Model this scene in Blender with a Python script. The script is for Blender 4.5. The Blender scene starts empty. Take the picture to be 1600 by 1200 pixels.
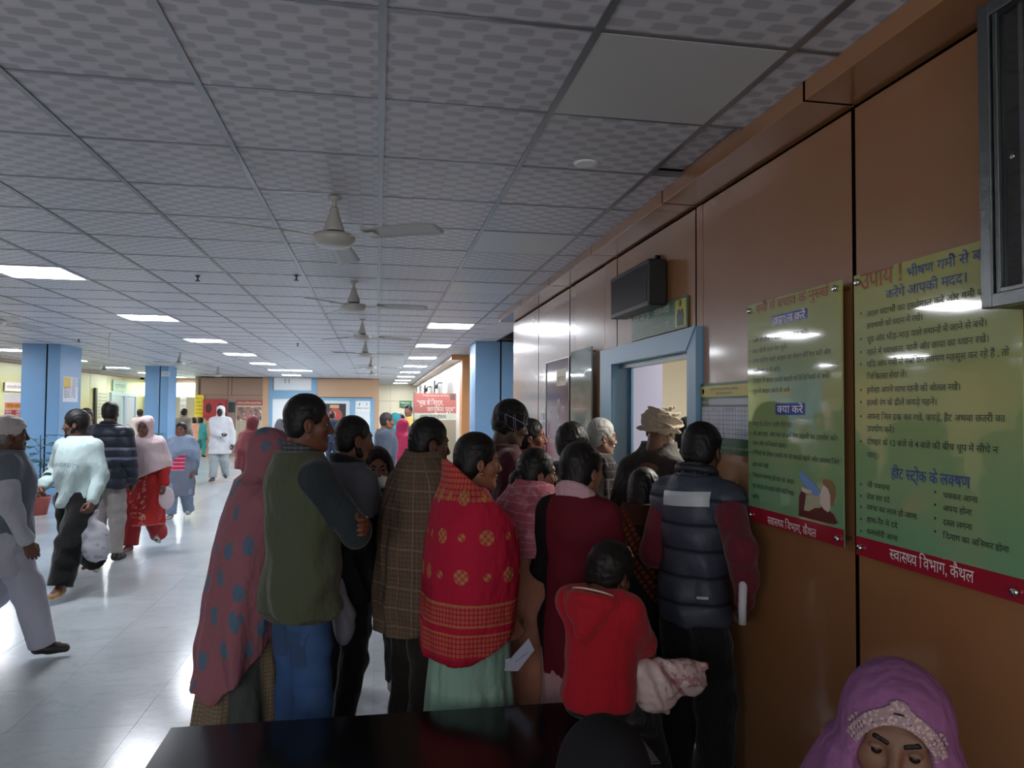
import bpy, math, random
import numpy as np
from mathutils import Matrix, Vector
random.seed(7); np.random.seed(7)
PI = math.pi
scene = bpy.context.scene
COL = scene.collection

# ------------------------------------------------------------------ camera
CAM_Z, YAW, PITCH, ROLL, FPX = 1.62, 10.2, 2.04, 0.4, 1165.0
def _basis():
    y, p, r = map(math.radians, (YAW, PITCH, ROLL))
    F = np.array([math.sin(y)*math.cos(p), math.cos(y)*math.cos(p), math.sin(p)])
    R = np.array([math.cos(y), -math.sin(y), 0.0]); U = np.cross(R, F)
    return F, R*math.cos(r)+U*math.sin(r), U*math.cos(r)-R*math.sin(r)
CF, CR, CU = _basis()
def ray(px, py):
    return CF + CR*(px-800)/FPX - CU*(py-600)/FPX
def at_y(px, py, Y):            # world point seen at a photo pixel, on the plane y = Y
    r = ray(px, py); t = Y/r[1]; return (r[0]*t, Y, CAM_Z+r[2]*t)
def at_x(px, py, X):
    r = ray(px, py); t = X/r[0]; return (X, r[1]*t, CAM_Z+r[2]*t)
cd = bpy.data.cameras.new('camera'); cam = bpy.data.objects.new('camera', cd); COL.objects.link(cam)
cd.sensor_fit = 'HORIZONTAL'; cd.sensor_width = 36; cd.lens = FPX/1600*36; cd.clip_start = .05; cd.clip_end = 200
cam.matrix_world = Matrix([[CR[0], CU[0], -CF[0], 0], [CR[1], CU[1], -CF[1], 0], [CR[2], CU[2], -CF[2], CAM_Z], [0, 0, 0, 1]])
scene.camera = cam

# ------------------------------------------------------------------ world, exposure, room light levels
w = bpy.data.worlds.new('world'); scene.world = w; w.use_nodes = True
w.node_tree.nodes['Background'].inputs[0].default_value = (.8, .82, .86, 1)
w.node_tree.nodes['Background'].inputs[1].default_value = .12
scene.view_settings.view_transform = 'Standard'; scene.view_settings.look = 'None'
scene.view_settings.exposure = 0.22; scene.view_settings.gamma = 1.0; scene.view_settings.use_curve_mapping = False
PANEL_EMIT = 52.0          # ceiling light panels
WINDOW_EMIT = 3.0          # back-lit transoms
def area(name, loc, rot, sx, sy, power, color=(1, 1, 1)):
    l = bpy.data.lights.new(name, 'AREA'); l.shape = 'RECTANGLE'; l.size = sx; l.size_y = sy; l.energy = power; l.color = color
    o = bpy.data.objects.new(name, l); o.location = loc; o.rotation_euler = rot; COL.objects.link(o); return o
# soft fill added behind the camera to brighten the near crowd, and lamp in the consulting room behind the door
area('near_fill', (-2.5, -2.9, 1.5), (math.radians(90), 0, 0), 7.0, 2.2, 98, (1, .98, .98))
area('consulting_room_lamp', (3.0, 4.2, 2.55), (0, 0, 0), .6, .6, 130, (1, .95, .85))

# ------------------------------------------------------------------ helpers: meshes
def mesh_obj(name, V, Fc, mat=None, parent=None, smooth=False, mats=None, fmat=None):
    me = bpy.data.meshes.new(name)
    if isinstance(Fc, np.ndarray) and len(Fc):
        V = np.asarray(V, np.float32); n = Fc.shape[1]
        me.vertices.add(len(V)); me.vertices.foreach_set('co', V.ravel())
        me.loops.add(Fc.size); me.loops.foreach_set('vertex_index', Fc.astype(np.int32).ravel())
        me.polygons.add(len(Fc)); me.polygons.foreach_set('loop_start', np.arange(0, Fc.size, n, dtype=np.int32))
        me.update(calc_edges=True)
    else:
        me.from_pydata([tuple(map(float, v)) for v in V], [], [tuple(map(int, f)) for f in Fc]); me.update()
    for m in (mats or ([mat] if mat else [])): me.materials.append(m)
    if fmat is not None: me.polygons.foreach_set('material_index', np.asarray(fmat, np.int32))
    if smooth: me.polygons.foreach_set('use_smooth', np.ones(len(me.polygons), bool))
    o = bpy.data.objects.new(name, me); COL.objects.link(o)
    if parent: o.parent = parent
    return o
class MB:                       # collects simple solids into one mesh
    def __init__(s): s.v = []; s.f = []
    def add(s, V, F):
        b = len(s.v); s.v += [tuple(v) for v in V]; s.f += [tuple(i+b for i in f) for f in F]; return s
    def box(s, x0, x1, y0, y1, z0, z1, bev=0):
        if bev <= 0:
            V = [(x, y, z) for x in (x0, x1) for y in (y0, y1) for z in (z0, z1)]
            return s.add(V, [(0, 1, 3, 2), (4, 6, 7, 5), (0, 4, 5, 1), (2, 3, 7, 6), (0, 2, 6, 4), (1, 5, 7, 3)])
        import bmesh
        bm = bmesh.new(); bmesh.ops.create_cube(bm, size=1)
        for v in bm.verts: v.co = ((x0+x1)/2+v.co.x*(x1-x0), (y0+y1)/2+v.co.y*(y1-y0), (z0+z1)/2+v.co.z*(z1-z0))
        bmesh.ops.bevel(bm, geom=bm.edges[:], offset=bev, segments=2, affect='EDGES', profile=.5)
        bm.verts.index_update(); s.add([v.co[:] for v in bm.verts], [[v.index for v in f.verts] for f in bm.faces]); bm.free(); return s
    def prism(s, pts, a, b, axis='z'):      # polygon extruded along an axis
        n = len(pts)
        def P(u, v, w): return {'z': (u, v, w), 'y': (u, w, v), 'x': (w, u, v)}[axis]
        V = [P(u, v, a) for u, v in pts]+[P(u, v, b) for u, v in pts]
        F = [tuple(range(n))[::-1], tuple(range(n, 2*n))]+[(i, (i+1) % n, (i+1) % n+n, i+n) for i in range(n)]
        return s.add(V, F)
    def lathe(s, prof, c=(0, 0, 0), n=24):  # prof: (r, z)
        V = []; F = []
        for r, z in prof:
            for k in range(n): a = 2*PI*k/n; V.append((c[0]+r*math.cos(a), c[1]+r*math.sin(a), c[2]+z))
        for i in range(len(prof)-1):
            for k in range(n): F.append((i*n+k, i*n+(k+1) % n, (i+1)*n+(k+1) % n, (i+1)*n+k))
        F.append(tuple(range(n))[::-1]); F.append(tuple(range((len(prof)-1)*n, len(prof)*n)))
        return s.add(V, F)
    def tube(s, pts, r, n=8):
        pts = [Vector(p) for p in pts]; V = []; F = []; rr = r if isinstance(r, (list, tuple)) else [r]*len(pts)
        up = Vector((0, 0, 1))
        for i, p in enumerate(pts):
            t = (pts[min(i+1, len(pts)-1)]-pts[max(i-1, 0)]).normalized()
            a = t.cross(up); a = t.cross(Vector((0, 1, 0))) if a.length < .1 else a; a.normalize(); b = t.cross(a)
            for k in range(n): q = 2*PI*k/n; V.append(p+(a*math.cos(q)+b*math.sin(q))*rr[i])
        for i in range(len(pts)-1):
            for k in range(n): F.append((i*n+k, i*n+(k+1) % n, (i+1)*n+(k+1) % n, (i+1)*n+k))
        F.append(tuple(range(n))[::-1]); F.append(tuple(range((len(pts)-1)*n, len(pts)*n)))
        return s.add(V, F)
    def build(s, name, mat, parent=None, smooth=False):
        o = mesh_obj(name, s.v, s.f, mat, parent, smooth)
        import bmesh
        bm = bmesh.new(); bm.from_mesh(o.data); bmesh.ops.recalc_face_normals(bm, faces=bm.faces[:]); bm.to_mesh(o.data); bm.free()
        return o
def box(name, mat, x0, x1, y0, y1, z0, z1, parent=None, bev=0): return MB().box(x0, x1, y0, y1, z0, z1, bev).build(name, mat, parent)
def tag(o, label=None, cat=None, group=None, kind=None):
    if label: o['label'] = label
    if cat: o['category'] = cat
    if group: o['group'] = group
    if kind: o['kind'] = kind
    return o
def empty(name, loc=(0, 0, 0), rz=0, mat=None):
    o = bpy.data.objects.new(name, None); o.empty_display_size = .1; COL.objects.link(o)
    if mat is not None: o.matrix_world = mat
    else: o.location = loc; o.rotation_euler = (0, 0, rz)
    return o
def dup(root, **kw):
    r = root.copy(); COL.objects.link(r)
    for ch in list(root.children):
        c = ch.copy(); COL.objects.link(c); c.parent = r
        for g in list(ch.children): d = g.copy(); COL.objects.link(d); d.parent = c
    for k, v in kw.items(): setattr(r, k, v)
    return r

# ------------------------------------------------------------------ helpers: materials
def lin(c):
    if isinstance(c, str): c = tuple(int(c[i:i+2], 16)/255 for i in (0, 2, 4))
    return tuple(((x+.055)/1.055)**2.4 if x > .04045 else x/12.92 for x in c)+(1,)
class Ex:                       # arithmetic on node sockets
    def __init__(s, nt, k): s.nt = nt; s.k = k
    def _m(s, op, o=None, o2=None):
        n = s.nt.nodes.new('ShaderNodeMath'); n.operation = op
        for i, q in enumerate((s, o, o2)):
            if q is None: continue
            if isinstance(q, Ex): s.nt.links.new(q.k, n.inputs[i])
            else: n.inputs[i].default_value = q
        return Ex(s.nt, n.outputs[0])
    def __add__(s, o): return s._m('ADD', o)
    def __sub__(s, o): return s._m('SUBTRACT', o)
    def __mul__(s, o): return s._m('MULTIPLY', o)
    def __truediv__(s, o): return s._m('DIVIDE', o)
    def lt(s, o): return s._m('LESS_THAN', o)
    def gt(s, o): return s._m('GREATER_THAN', o)
    def frac(s): return s._m('FRACT')
    def floor(s): return s._m('FLOOR')
    def abs(s): return s._m('ABSOLUTE')
    def sin(s): return s._m('SINE')
    def mod(s, o): return s._m('FLOORED_MODULO', o)
    def mx(s, o): return s._m('MAXIMUM', o)
    def mn(s, o): return s._m('MINIMUM', o)
    def clamp(s): return s._m('MINIMUM', 1.0)._m('MAXIMUM', 0.0)
    def atan2(s, o): return s._m('ARCTAN2', o)
    def pw(s, o): return s._m('POWER', o)
class M:
    def __init__(s, name, color, rough=.8, spec=.35, metal=0, coord='Object', **kw):
        s.m = bpy.data.materials.new(name); s.m.use_nodes = True; s.nt = s.m.node_tree
        s.b = s.nt.nodes['Principled BSDF']; s.color = lin(color)
        s.b.inputs['Base Color'].default_value = s.color; s.b.inputs['Roughness'].default_value = rough
        s.b.inputs['Specular IOR Level'].default_value = spec; s.b.inputs['Metallic'].default_value = metal
        s.cur = None; s.m.diffuse_color = s.color
        t = s.nt.nodes.new('ShaderNodeTexCoord'); g = s.nt.nodes.new('ShaderNodeNewGeometry')
        s.vec = t.outputs[coord] if coord != 'World' else g.outputs['Position']
        sp = s.nt.nodes.new('ShaderNodeSeparateXYZ'); s.nt.links.new(s.vec, sp.inputs[0])
        s.x, s.y, s.z = (Ex(s.nt, sp.outputs[i]) for i in range(3))
        for k, v in kw.items(): s.b.inputs[k].default_value = v
    def noise(s, scale=5, detail=3, rough=.5, vec=None):
        n = s.nt.nodes.new('ShaderNodeTexNoise'); n.inputs['Scale'].default_value = scale
        n.inputs['Detail'].default_value = detail; n.inputs['Roughness'].default_value = rough
        s.nt.links.new(vec or s.vec, n.inputs['Vector']); return Ex(s.nt, n.outputs[0])
    def voro(s, scale=5, rnd=1, feature='F1'):
        n = s.nt.nodes.new('ShaderNodeTexVoronoi'); n.inputs['Scale'].default_value = scale; n.inputs['Randomness'].default_value = rnd
        n.feature = feature; s.nt.links.new(s.vec, n.inputs['Vector']); return Ex(s.nt, n.outputs['Distance'])
    def stretch(s, sx, sy, sz):
        n = s.nt.nodes.new('ShaderNodeMapping'); n.inputs['Scale'].default_value = (sx, sy, sz)
        s.nt.links.new(s.vec, n.inputs['Vector']); return n.outputs[0]
    def mix(s, fac, color):
        n = s.nt.nodes.new('ShaderNodeMix'); n.data_type = 'RGBA'
        if isinstance(fac, Ex): s.nt.links.new(fac.k, n.inputs[0])
        else: n.inputs[0].default_value = fac
        if s.cur: s.nt.links.new(s.cur, n.inputs[6])
        else: n.inputs[6].default_value = s.color
        n.inputs[7].default_value = lin(color); s.cur = n.outputs[2]
        s.nt.links.new(s.cur, s.b.inputs['Base Color']); return s
    def bump(s, h, strength=.3, dist=.01):
        n = s.nt.nodes.new('ShaderNodeBump'); n.inputs['Strength'].default_value = strength; n.inputs['Distance'].default_value = dist
        s.nt.links.new(h.k, n.inputs['Height']); s.nt.links.new(n.outputs[0], s.b.inputs['Normal']); return s
    def rough(s, e): s.nt.links.new(e.k, s.b.inputs['Roughness']); return s
    def cyl(s, R=.25, cx=0, cy=0): return (s.x-cx).atan2(s.y-cy)*R      # arc length around the body
def emis(name, color, strength):
    m = M(name, color, .5); m.b.inputs['Emission Color'].default_value = lin(color); m.b.inputs['Emission Strength'].default_value = strength; return m.m
def dark(c, f): 
    if isinstance(c, str): c = tuple(int(c[i:i+2], 16)/255 for i in (0, 2, 4))
    return tuple(min(1, x*f) for x in c)
_cl = {}
def cloth(color, amt=.25, rough=.85, scale=60):
    k = (color, amt, rough)
    if k in _cl: return _cl[k]
    m = M('cloth_'+str(len(_cl)), color, rough, .2); m.b.inputs['Sheen Weight'].default_value = .15
    n = m.noise(4, 4); m.mix((n-.35)*amt*3.0, dark(color, .72))
    m.bump(m.noise(1, 3, .55, m.stretch(7, 7, 3.2))*1.6+m.noise(16, 3, .6)*.35, .75, .03)
    _cl[k] = m.m; return m.m
def skin(color='8a5c44'):
    k = ('skin', color)
    if k in _cl: return _cl[k]
    m = M('skin', color, .5, .35); m.b.inputs['Subsurface Weight'].default_value = 0
    m.mix(m.noise(9, 3)*.45, dark(color, .8)); m.bump(m.noise(90, 2), .08, .004); _cl[k] = m.m; return m.m
def plain(name, color, rough=.5, spec=.5, metal=0, **kw):
    k = (name, color)
    if k not in _cl: _cl[k] = M(name, color, rough, spec, metal, **kw).m
    return _cl[k]

# ------------------------------------------------------------------ implicit surfaces -> one continuous quad mesh
class Field:
    def __init__(s, lo, hi, h):
        s.h = h; s.ax = [np.arange(lo[i]-2*h, hi[i]+3*h, h, dtype=np.float32) for i in range(3)]
        s.d = np.full([len(a) for a in s.ax], 1.0, np.float32)
        s.X, s.Y, s.Z = s.ax[0][:, None, None], s.ax[1][None, :, None], s.ax[2][None, None, :]
    def sub(s, lo, hi):
        r = []
        for i in range(3):
            a = int(np.searchsorted(s.ax[i], lo[i])); b = int(np.searchsorted(s.ax[i], hi[i])); r.append(slice(max(a, 0), max(b, 0)))
        return tuple(r)
    def put(s, fn, lo, hi, k=.02, op='+'):
        pad = k+3*s.h
        sl = s.sub([l-pad for l in lo], [q+pad for q in hi])
        cur = s.d[sl]
        if cur.size == 0: return s
        v = fn(s.X[sl[0]], s.Y[:, sl[1]], s.Z[:, :, sl[2]])
        v = np.broadcast_to(v, cur.shape)
        if op == '+': h = np.maximum(k-np.abs(cur-v), 0)/k; s.d[sl] = np.minimum(cur, v)-h*h*k*.25
        else: v = -v; h = np.maximum(k-np.abs(cur-v), 0)/k; s.d[sl] = np.maximum(cur, v)+h*h*k*.25
        return s
    def cap(s, a, b, ra, rb=None, k=.02, op='+'):
        rb = ra if rb is None else rb; a = np.asarray(a, float); b = np.asarray(b, float); ba = b-a; L = float(ba@ba)+1e-9
        def fn(x, y, z):
            t = np.clip(((x-a[0])*ba[0]+(y-a[1])*ba[1]+(z-a[2])*ba[2])/L, 0, 1)
            return np.sqrt((x-a[0]-t*ba[0])**2+(y-a[1]-t*ba[1])**2+(z-a[2]-t*ba[2])**2)-(ra+(rb-ra)*t)
        r = max(ra, rb); return s.put(fn, np.minimum(a, b)-r, np.maximum(a, b)+r, k, op)
    def ell(s, c, r, R=None, k=.02, op='+'):
        c = np.asarray(c, float); r = np.asarray(r, float)
        def fn(x, y, z):
            p = (x-c[0], y-c[1], z-c[2])
            if R is not None: p = tuple(R[0][i]*p[0]+R[1][i]*p[1]+R[2][i]*p[2] for i in range(3))
            k0 = np.sqrt((p[0]/r[0])**2+(p[1]/r[1])**2+(p[2]/r[2])**2)
            k1 = np.sqrt((p[0]/r[0]**2)**2+(p[1]/r[1]**2)**2+(p[2]/r[2]**2)**2)+1e-6
            return k0*(k0-1)/k1
        m = r.max() if R is not None else r
        return s.put(fn, c-m, c+m, k, op)
    def loft(s, st, k=.02, op='+', fold=0, n=9, seed=0, fz0=None, sq=2.0, cap=True):
        st = np.array(sorted(st), float); zs = np.linspace(st[0, 0], st[-1, 0], 80)
        def cr(col):            # smooth interpolation
            v = np.interp(zs, st[:, 0], st[:, col]); w = 7
            vp = np.pad(v, w//2, mode='edge'); return np.convolve(vp, np.ones(w)/w, 'valid')
        T = [cr(i) for i in range(1, 5)]
        z0, z1 = st[0, 0], st[-1, 0]; fz = z1 if fz0 is None else fz0
        def fn(x, y, z):
            zz = np.clip(z, z0, z1); cx, cy, rx, ry = (np.interp(zz.ravel(), zs, t).reshape(zz.shape).astype(np.float32) for t in T)
            dx = (x-cx)/rx; dy = (y-cy)/ry
            q = np.sqrt(dx*dx+dy*dy) if sq == 2 else (np.abs(dx)**sq+np.abs(dy)**sq)**(1/sq)
            if fold:
                th = np.arctan2(x-cx, y-cy).astype(np.float32)
                a = fold*np.clip((fz-z)/max(fz-z0, .01), 0, 1)
                q = q-a*(np.sin(th*n+seed+2.2*np.sin(z*5+seed))+.5*np.sin(th*(2*n-1)+seed*2-z*4))
            d = (q-1)*np.minimum(rx, ry)
            return np.maximum(np.maximum(d, z0-z), z-z1) if cap else d
        m = [st[:, 1].min()-st[:, 3].max()*(1+2*fold), st[:, 2].min()-st[:, 4].max()*(1+2*fold), z0]
        M_ = [st[:, 1].max()+st[:, 3].max()*(1+2*fold), st[:, 2].max()+st[:, 4].max()*(1+2*fold), z1]
        return s.put(fn, m, M_, k, op)
    def clip(s, n, d):          # keep n.p < d
        s.d = np.maximum(s.d, n[0]*s.X+n[1]*s.Y+n[2]*s.Z-d); return s
    def wrinkle(s, amp=.004, f=16, seed=0, dirv=(1, .6, 1.6)):
        X, Y, Z = s.X, s.Y, s.Z
        w_ = np.sin(f*.45*(X*1.3-Z*.8+Y)+seed); r = np.sin(f*(dirv[0]*X+dirv[1]*Y+dirv[2]*Z)+2.5*w_+seed*1.7)
        r = r+.5*np.sin(f*1.9*(dirv[2]*.7*X-dirv[0]*Y+dirv[0]*.9*Z)+1.8*w_+seed); r = np.sign(r)*np.abs(r)**1.3
        s.d = s.d+amp*.8*r*(.6+.4*np.sin(f*.3*(Z-X)+seed)); return s
    def mesh(s):
        d = s.d; S = d < 0; a = S[:-1, :-1, :-1]; act = np.zeros(a.shape, bool); sh = a.shape
        offs = [(i, j, k) for i in (0, 1) for j in (0, 1) for k in (0, 1)]
        for o in offs[1:]: act |= (a != S[o[0]:o[0]+sh[0], o[1]:o[1]+sh[1], o[2]:o[2]+sh[2]])
        I = np.argwhere(act)
        if not len(I): return np.zeros((0, 3)), np.zeros((0, 4), int)
        cv = np.stack([d[I[:, 0]+o[0], I[:, 1]+o[1], I[:, 2]+o[2]] for o in offs], 1)
        acc = np.zeros((len(I), 3)); cnt = np.zeros(len(I)); E = [(p, q) for p in range(8) for q in range(p+1, 8) if sum(abs(offs[p][m]-offs[q][m]) for m in range(3)) == 1]
        for p, q in E:
            A, B = cv[:, p], cv[:, q]; m = (A < 0) != (B < 0); t = np.where(m, A/(A-B+1e-12), 0)
            P = np.array(offs[p], float)+t[:, None]*(np.array(offs[q], float)-np.array(offs[p], float)); acc[m] += P[m]; cnt[m] += 1
        V = (I+acc/np.maximum(cnt, 1)[:, None])*s.h+np.array([x[0] for x in s.ax])
        idx = np.full(sh, -1, np.int32); idx[tuple(I.T)] = np.arange(len(I)); Fs = []
        for ax in range(3):
            u, v = (ax+1) % 3, (ax+2) % 3
            s0 = [slice(None)]*3; s1 = [slice(None)]*3; s0[ax] = slice(0, -1); s1[ax] = slice(1, None)
            A, B = S[tuple(s0)], S[tuple(s1)]; J = np.argwhere(A != B); J = J[(J[:, u] > 0) & (J[:, v] > 0) & (J[:, u] < sh[u]) & (J[:, v] < sh[v])]
            if not len(J): continue
            fl = A[tuple(J.T)]; q = []
            for du, dv in ((0, 0), (-1, 0), (-1, -1), (0, -1)):
                K = J.copy(); K[:, u] += du; K[:, v] += dv; q.append(idx[tuple(K.T)])
            q = np.stack(q, 1); q[~fl] = q[~fl][:, ::-1]; Fs.append(q)
        F = np.concatenate(Fs); return V, F[(F >= 0).all(1)]
    def build(s, name, mat, parent, smooth=True): 
        V, F = s.mesh(); return mesh_obj(name, V, F, mat, parent, smooth)
def join(parts):
    Vs, Fs, b = [], [], 0
    for V, F in parts:
        Vs.append(V); Fs.append(F+b); b += len(V)
    return np.concatenate(Vs), np.concatenate(Fs)
# ------------------------------------------------------------------ people
def rotz(a): c, s = math.cos(a), math.sin(a); return np.array([[c, -s, 0], [s, c, 0], [0, 0, 1.]])
def rotx(a): c, s = math.cos(a), math.sin(a); return np.array([[1, 0, 0], [0, c, -s], [0, s, c.real]]) if False else np.array([[1, 0, 0], [0, c, -s], [0, s, c]])
def roty(a): c, s = math.cos(a), math.sin(a); return np.array([[c, 0, s], [0, 1, 0], [-s, 0, c]])
V3 = lambda *a: np.array(a, float)
def unit(v): return v/(np.linalg.norm(v)+1e-9)
HAIR = None
_q = {}
def hair_mat(c='0d0b0c'):
    if c not in _q:
        m = M('hair', c, .55, .35); n = m.noise(1, 3, vec=m.stretch(90, 30, 12)); m.mix(n*.5, dark(c, 1.9)); m.bump(n, .5, .004); _q[c] = m.m
    return _q[c]
HSY = np.array([1, .89, 1.0])
class Person:
    """local frame: +y where the body faces, +x to its own right, z up, origin on the floor (or below the seat)"""
    def __init__(s, label, X, Y, H, heading, sk='7d523c', lean=0, side=0, yaw=0, nod=0, tilt=0, wide=1.0, hs=None,
                 wr=None, wl=None, er=None, el=None, far=False, legs=None, seat=None, curl=.5, cat='person', shoulder=1.0, thumb_r=None, thumb_l=None, twist=0, hrot_r=None, z0=0.0):
        s.root = tag(empty('person', (X, Y, z0), -math.radians(heading)), label, cat)
        s.H = H; s.lean = math.tan(math.radians(lean)); s.side = math.tan(math.radians(side)); s.far = far; s.wide = wide; s.sk = skin(sk)
        s.h = .018 if far else .0095
        k = H/1.70; s.k = k; s.hs = hs or (.97+.03*k if k > .85 else k**.45)
        s.hip = seat if seat else .52*H
        up = (.52*H if seat else s.hip)                     # torso length is measured from the hip joint
        s.zf = lambda f: s.hip+(f-.52)*H                      # height of a fraction of the stature
        s.sh = []
        for sg in (-1, 1):
            s.sh.append(s.tp(sg*.165*k*wide*shoulder, -.005, s.zf(.803)))
        U, L = .168*H, .150*H
        s.el, s.wr = [], []
        for i, (sg, t, pole) in enumerate(((-1, wl, el), (1, wr, er))):
            a = s.sh[i]
            if t is None: t = s.tp(sg*.24*k*wide, .04, s.zf(.50))
            t = np.array(t, float)
            pole = np.array(pole if pole is not None else (sg*.35, -.8, -.3), float)
            d = t-a; D = min(np.linalg.norm(d), (U+L)*.985); d = unit(d); t = a+d*D
            c = (U*U+D*D-L*L)/(2*U*D); c = max(-1, min(1, c)); pv = unit(pole-d*(pole@d))
            s.el.append(a+d*U*c+pv*U*math.sqrt(1-c*c)); s.wr.append(t)
        # legs
        s.hp, s.kn, s.an, s.toe = [], [], [], []
        TL, SL = .242*H, .228*H
        for i, sg in enumerate((-1, 1)):
            hp = V3(sg*.088*k*wide, 0, s.hip-.01); lg = (legs or {}).get(sg, {})
            an = V3(*lg.get('a', (sg*.10, 0.0, .075))); d = an-hp; D = min(np.linalg.norm(d), (TL+SL)*.998); d = unit(d); an = hp+d*D
            pole = V3(*lg.get('k', (sg*.08, 1, 0.1))); c = (TL*TL+D*D-SL*SL)/(2*TL*D); c = max(-1, min(1, c)); pv = unit(pole-d*(pole@d))
            s.hp.append(hp); s.an.append(an); s.kn.append(hp+d*TL*c+pv*TL*math.sqrt(1-c*c))
            s.toe.append((math.radians(lg.get('ty', 0)+sg*8), math.radians(lg.get('tp', 0))))
        # head
        s.neck = s.tp(0, -.015, s.zf(.845)); hz = H-.113*s.hs-.5*0
        s.HR = rotz(-math.radians(yaw))@rotx(-math.radians(nod))@roty(math.radians(tilt))
        base = s.tp(0, 0, s.zf(1.0)-.215*s.hs); s.hc = base+s.HR@(V3(0, .02, .10)*s.hs)
        s.curl = curl; s.thumb = (thumb_l, thumb_r)
        s.body()
    def tp(s, x, y, z):                                       # lean the torso about the hips
        dz = max(z-s.hip, 0); return V3(x+s.side*dz, y+s.lean*dz, z)
    def sts(s, L, ex=0, ey=None, sx=1.0, sy=1.0):             # torso stations (fraction, rx, ry[, dy]) -> loft stations with lean
        ey = ex if ey is None else ey; o = []
        for st in L:
            f, rx, ry = st[:3]; dy = st[3] if len(st) > 3 else 0; z = s.zf(f) if f > .3 else f*s.H if not s.hip != .52*s.H else s.zf(f)
            p = s.tp(0, dy, z); o.append((z, p[0], p[1], rx*s.k*s.wide*sx+ex, ry*s.k*s.wide*sy+ey))
        return o
    TORSO = [(.47, .150, .105, .005), (.53, .165, .118, 0), (.60, .142, .105, .005), (.68, .150, .115, .01), (.75, .168, .122, .008), (.80, .160, .108, -.005), (.835, .10, .08, -.012), (.86, .06, .06, -.015)]
    def body(s):
        k = s.k; parts = []; h = .03 if s.far else .019
        lo = [-.75, -.7, 0.0]; hi = [.75, .8, s.zf(.93)]
        pts = [*s.sh, *s.el, *s.wr, *s.hp, *s.kn, *s.an]; lo = [min(p[i] for p in pts)-.16 for i in range(3)]; hi = [max(p[i] for p in pts)+.16 for i in range(3)]
        lo[2] = 0; hi[2] = s.hc[2]+.05; f = Field(lo, hi, h)
        f.loft(s.sts(s.TORSO, -.012))
        f.cap(s.neck, s.hc-s.HR@(V3(0, .03, .05)*s.hs), .056*k**.5, .052*k**.5, .03)
        for i in (0, 1):
            c = V3(0, s.sh[i][1], s.sh[i][2]+.01); c[0] = s.side*(s.sh[i][2]-s.hip)
            f.cap(c, s.sh[i], .05*k, .045*k, .04); f.cap(s.sh[i], s.el[i], .043*k, .034*k, .03); f.cap(s.el[i], s.wr[i], .034*k, .024*k, .02)
            f.cap(s.hp[i], s.kn[i], .074*k, .05*k, .04); f.cap(s.kn[i], s.an[i], .05*k, .034*k, .03)
            f.cap(s.an[i], s.an[i]+rotz(-s.toe[i][0])@V3(0, .15*k, -.035), .03*k, .022*k, .02)
        parts.append(f.mesh())
        # head in its own fine grid
        q = s.hs; hh = .011 if s.far else .0046
        g = Field([-.1*q, -.13*q, -.19*q], [.1*q, .14*q, .13*q], hh)
        E = lambda c, r, kk=.02, op='+', R=None: g.ell(V3(*c)*q, V3(*r)*q, R, kk*q, op)
        C = lambda a, b, ra, rb, kk=.02, op='+': g.cap(V3(*a)*q, V3(*b)*q, ra*q, rb*q, kk*q, op)
        E((0, -.014, .034), (.074, .094, .080)); E((0, .030, -.028), (.056, .060, .085), .03)
        C((-.05, 0, -.055), (-.014, .066, -.097), .017, .016, .03); C((.05, 0, -.055), (.014, .066, -.097), .017, .016, .03)
        E((0, .074, -.098), (.019, .016, .014), .02); E((0, .02, -.085), (.045, .05, .02), .03)
        C((-.036, .072, .026), (.036, .072, .026), .014, .014, .02)
        for sg in (-1, 1):
            E((sg*.038, .062, -.022), (.022, .020, .020), .03)
            E((sg*.031, .094, .004), (.017, .012, .010), .012, '-')
            E((sg*.076, -.008, -.008), (.009, .019, .031), .006, '+', roty(sg*-.15)@rotx(.15)); E((sg*.085, -.004, -.006), (.006, .011, .019), .004, '-')
            E((sg*.010, .097, -.034), (.009, .010, .008), .008)
        C((0, .086, .016), (0, .108, -.026), .007, .0105, .014); E((0, .108, -.030), (.011, .010, .008), .008)
        E((0, .089, -.0555), (.024, .011, .0065), .006); E((0, .087, -.068), (.019, .011, .007), .006)
        C((-.02, .099, -.0615), (.02, .099, -.0615), .0022, .0022, .004, '-')
        C((0, -.025, -.06), (0, -.045, -.17), .052, .054, .03)
        V, F = g.mesh(); parts.append((V*HSY@s.HR.T+s.hc, F))
        for i in (0, 1):
            parts.append(s.hand(i))
        V, F = join(parts)
        s.bodyo = mesh_obj('body', V, F, s.sk, s.root, True)
    def hframe(s, i):
        d = unit(s.wr[i]-s.el[i]); t = s.thumb[i]; t = V3(*(t or (0, 1, .25))); x = unit(t-d*(t@d)); z = np.cross(x, d)
        if i == 1: z = -z
        return np.stack([x, d, z], 1)
    def hand(s, i):
        k = s.k**.8; f = Field([-.06*k, -.03*k, -.11*k], [.11*k, .2*k, .04*k], .012 if s.far else .0062); c = s.curl
        P = lambda a, b, ra, rb=None, kk=.008: f.cap(V3(*a)*k, V3(*b)*k, ra*k, (rb or ra)*k, kk*k)
        P((0, -.03, 0), (0, .02, 0), .023, .024, .02)
        for j, (x, L) in enumerate(((.030, .074), (.010, .083), (-.010, .077), (-.029, .060))):
            P((x*.5, .01, 0), (x, .088-abs(x-.005)*.25, -.002), .014, .0125, .014)
            a = V3(x, .088-abs(x-.005)*.25, -.002); th = 0
            for m, (fr, r) in enumerate(((.46, .0098), (.30, .009), (.24, .008))):
                th += c*(1.0 if m == 0 else 1.15)+.03*j; b = a+V3(x*.06, math.cos(th), -math.sin(th))*L*fr; P(a, b, r, r*.93, .004); a = b
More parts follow.
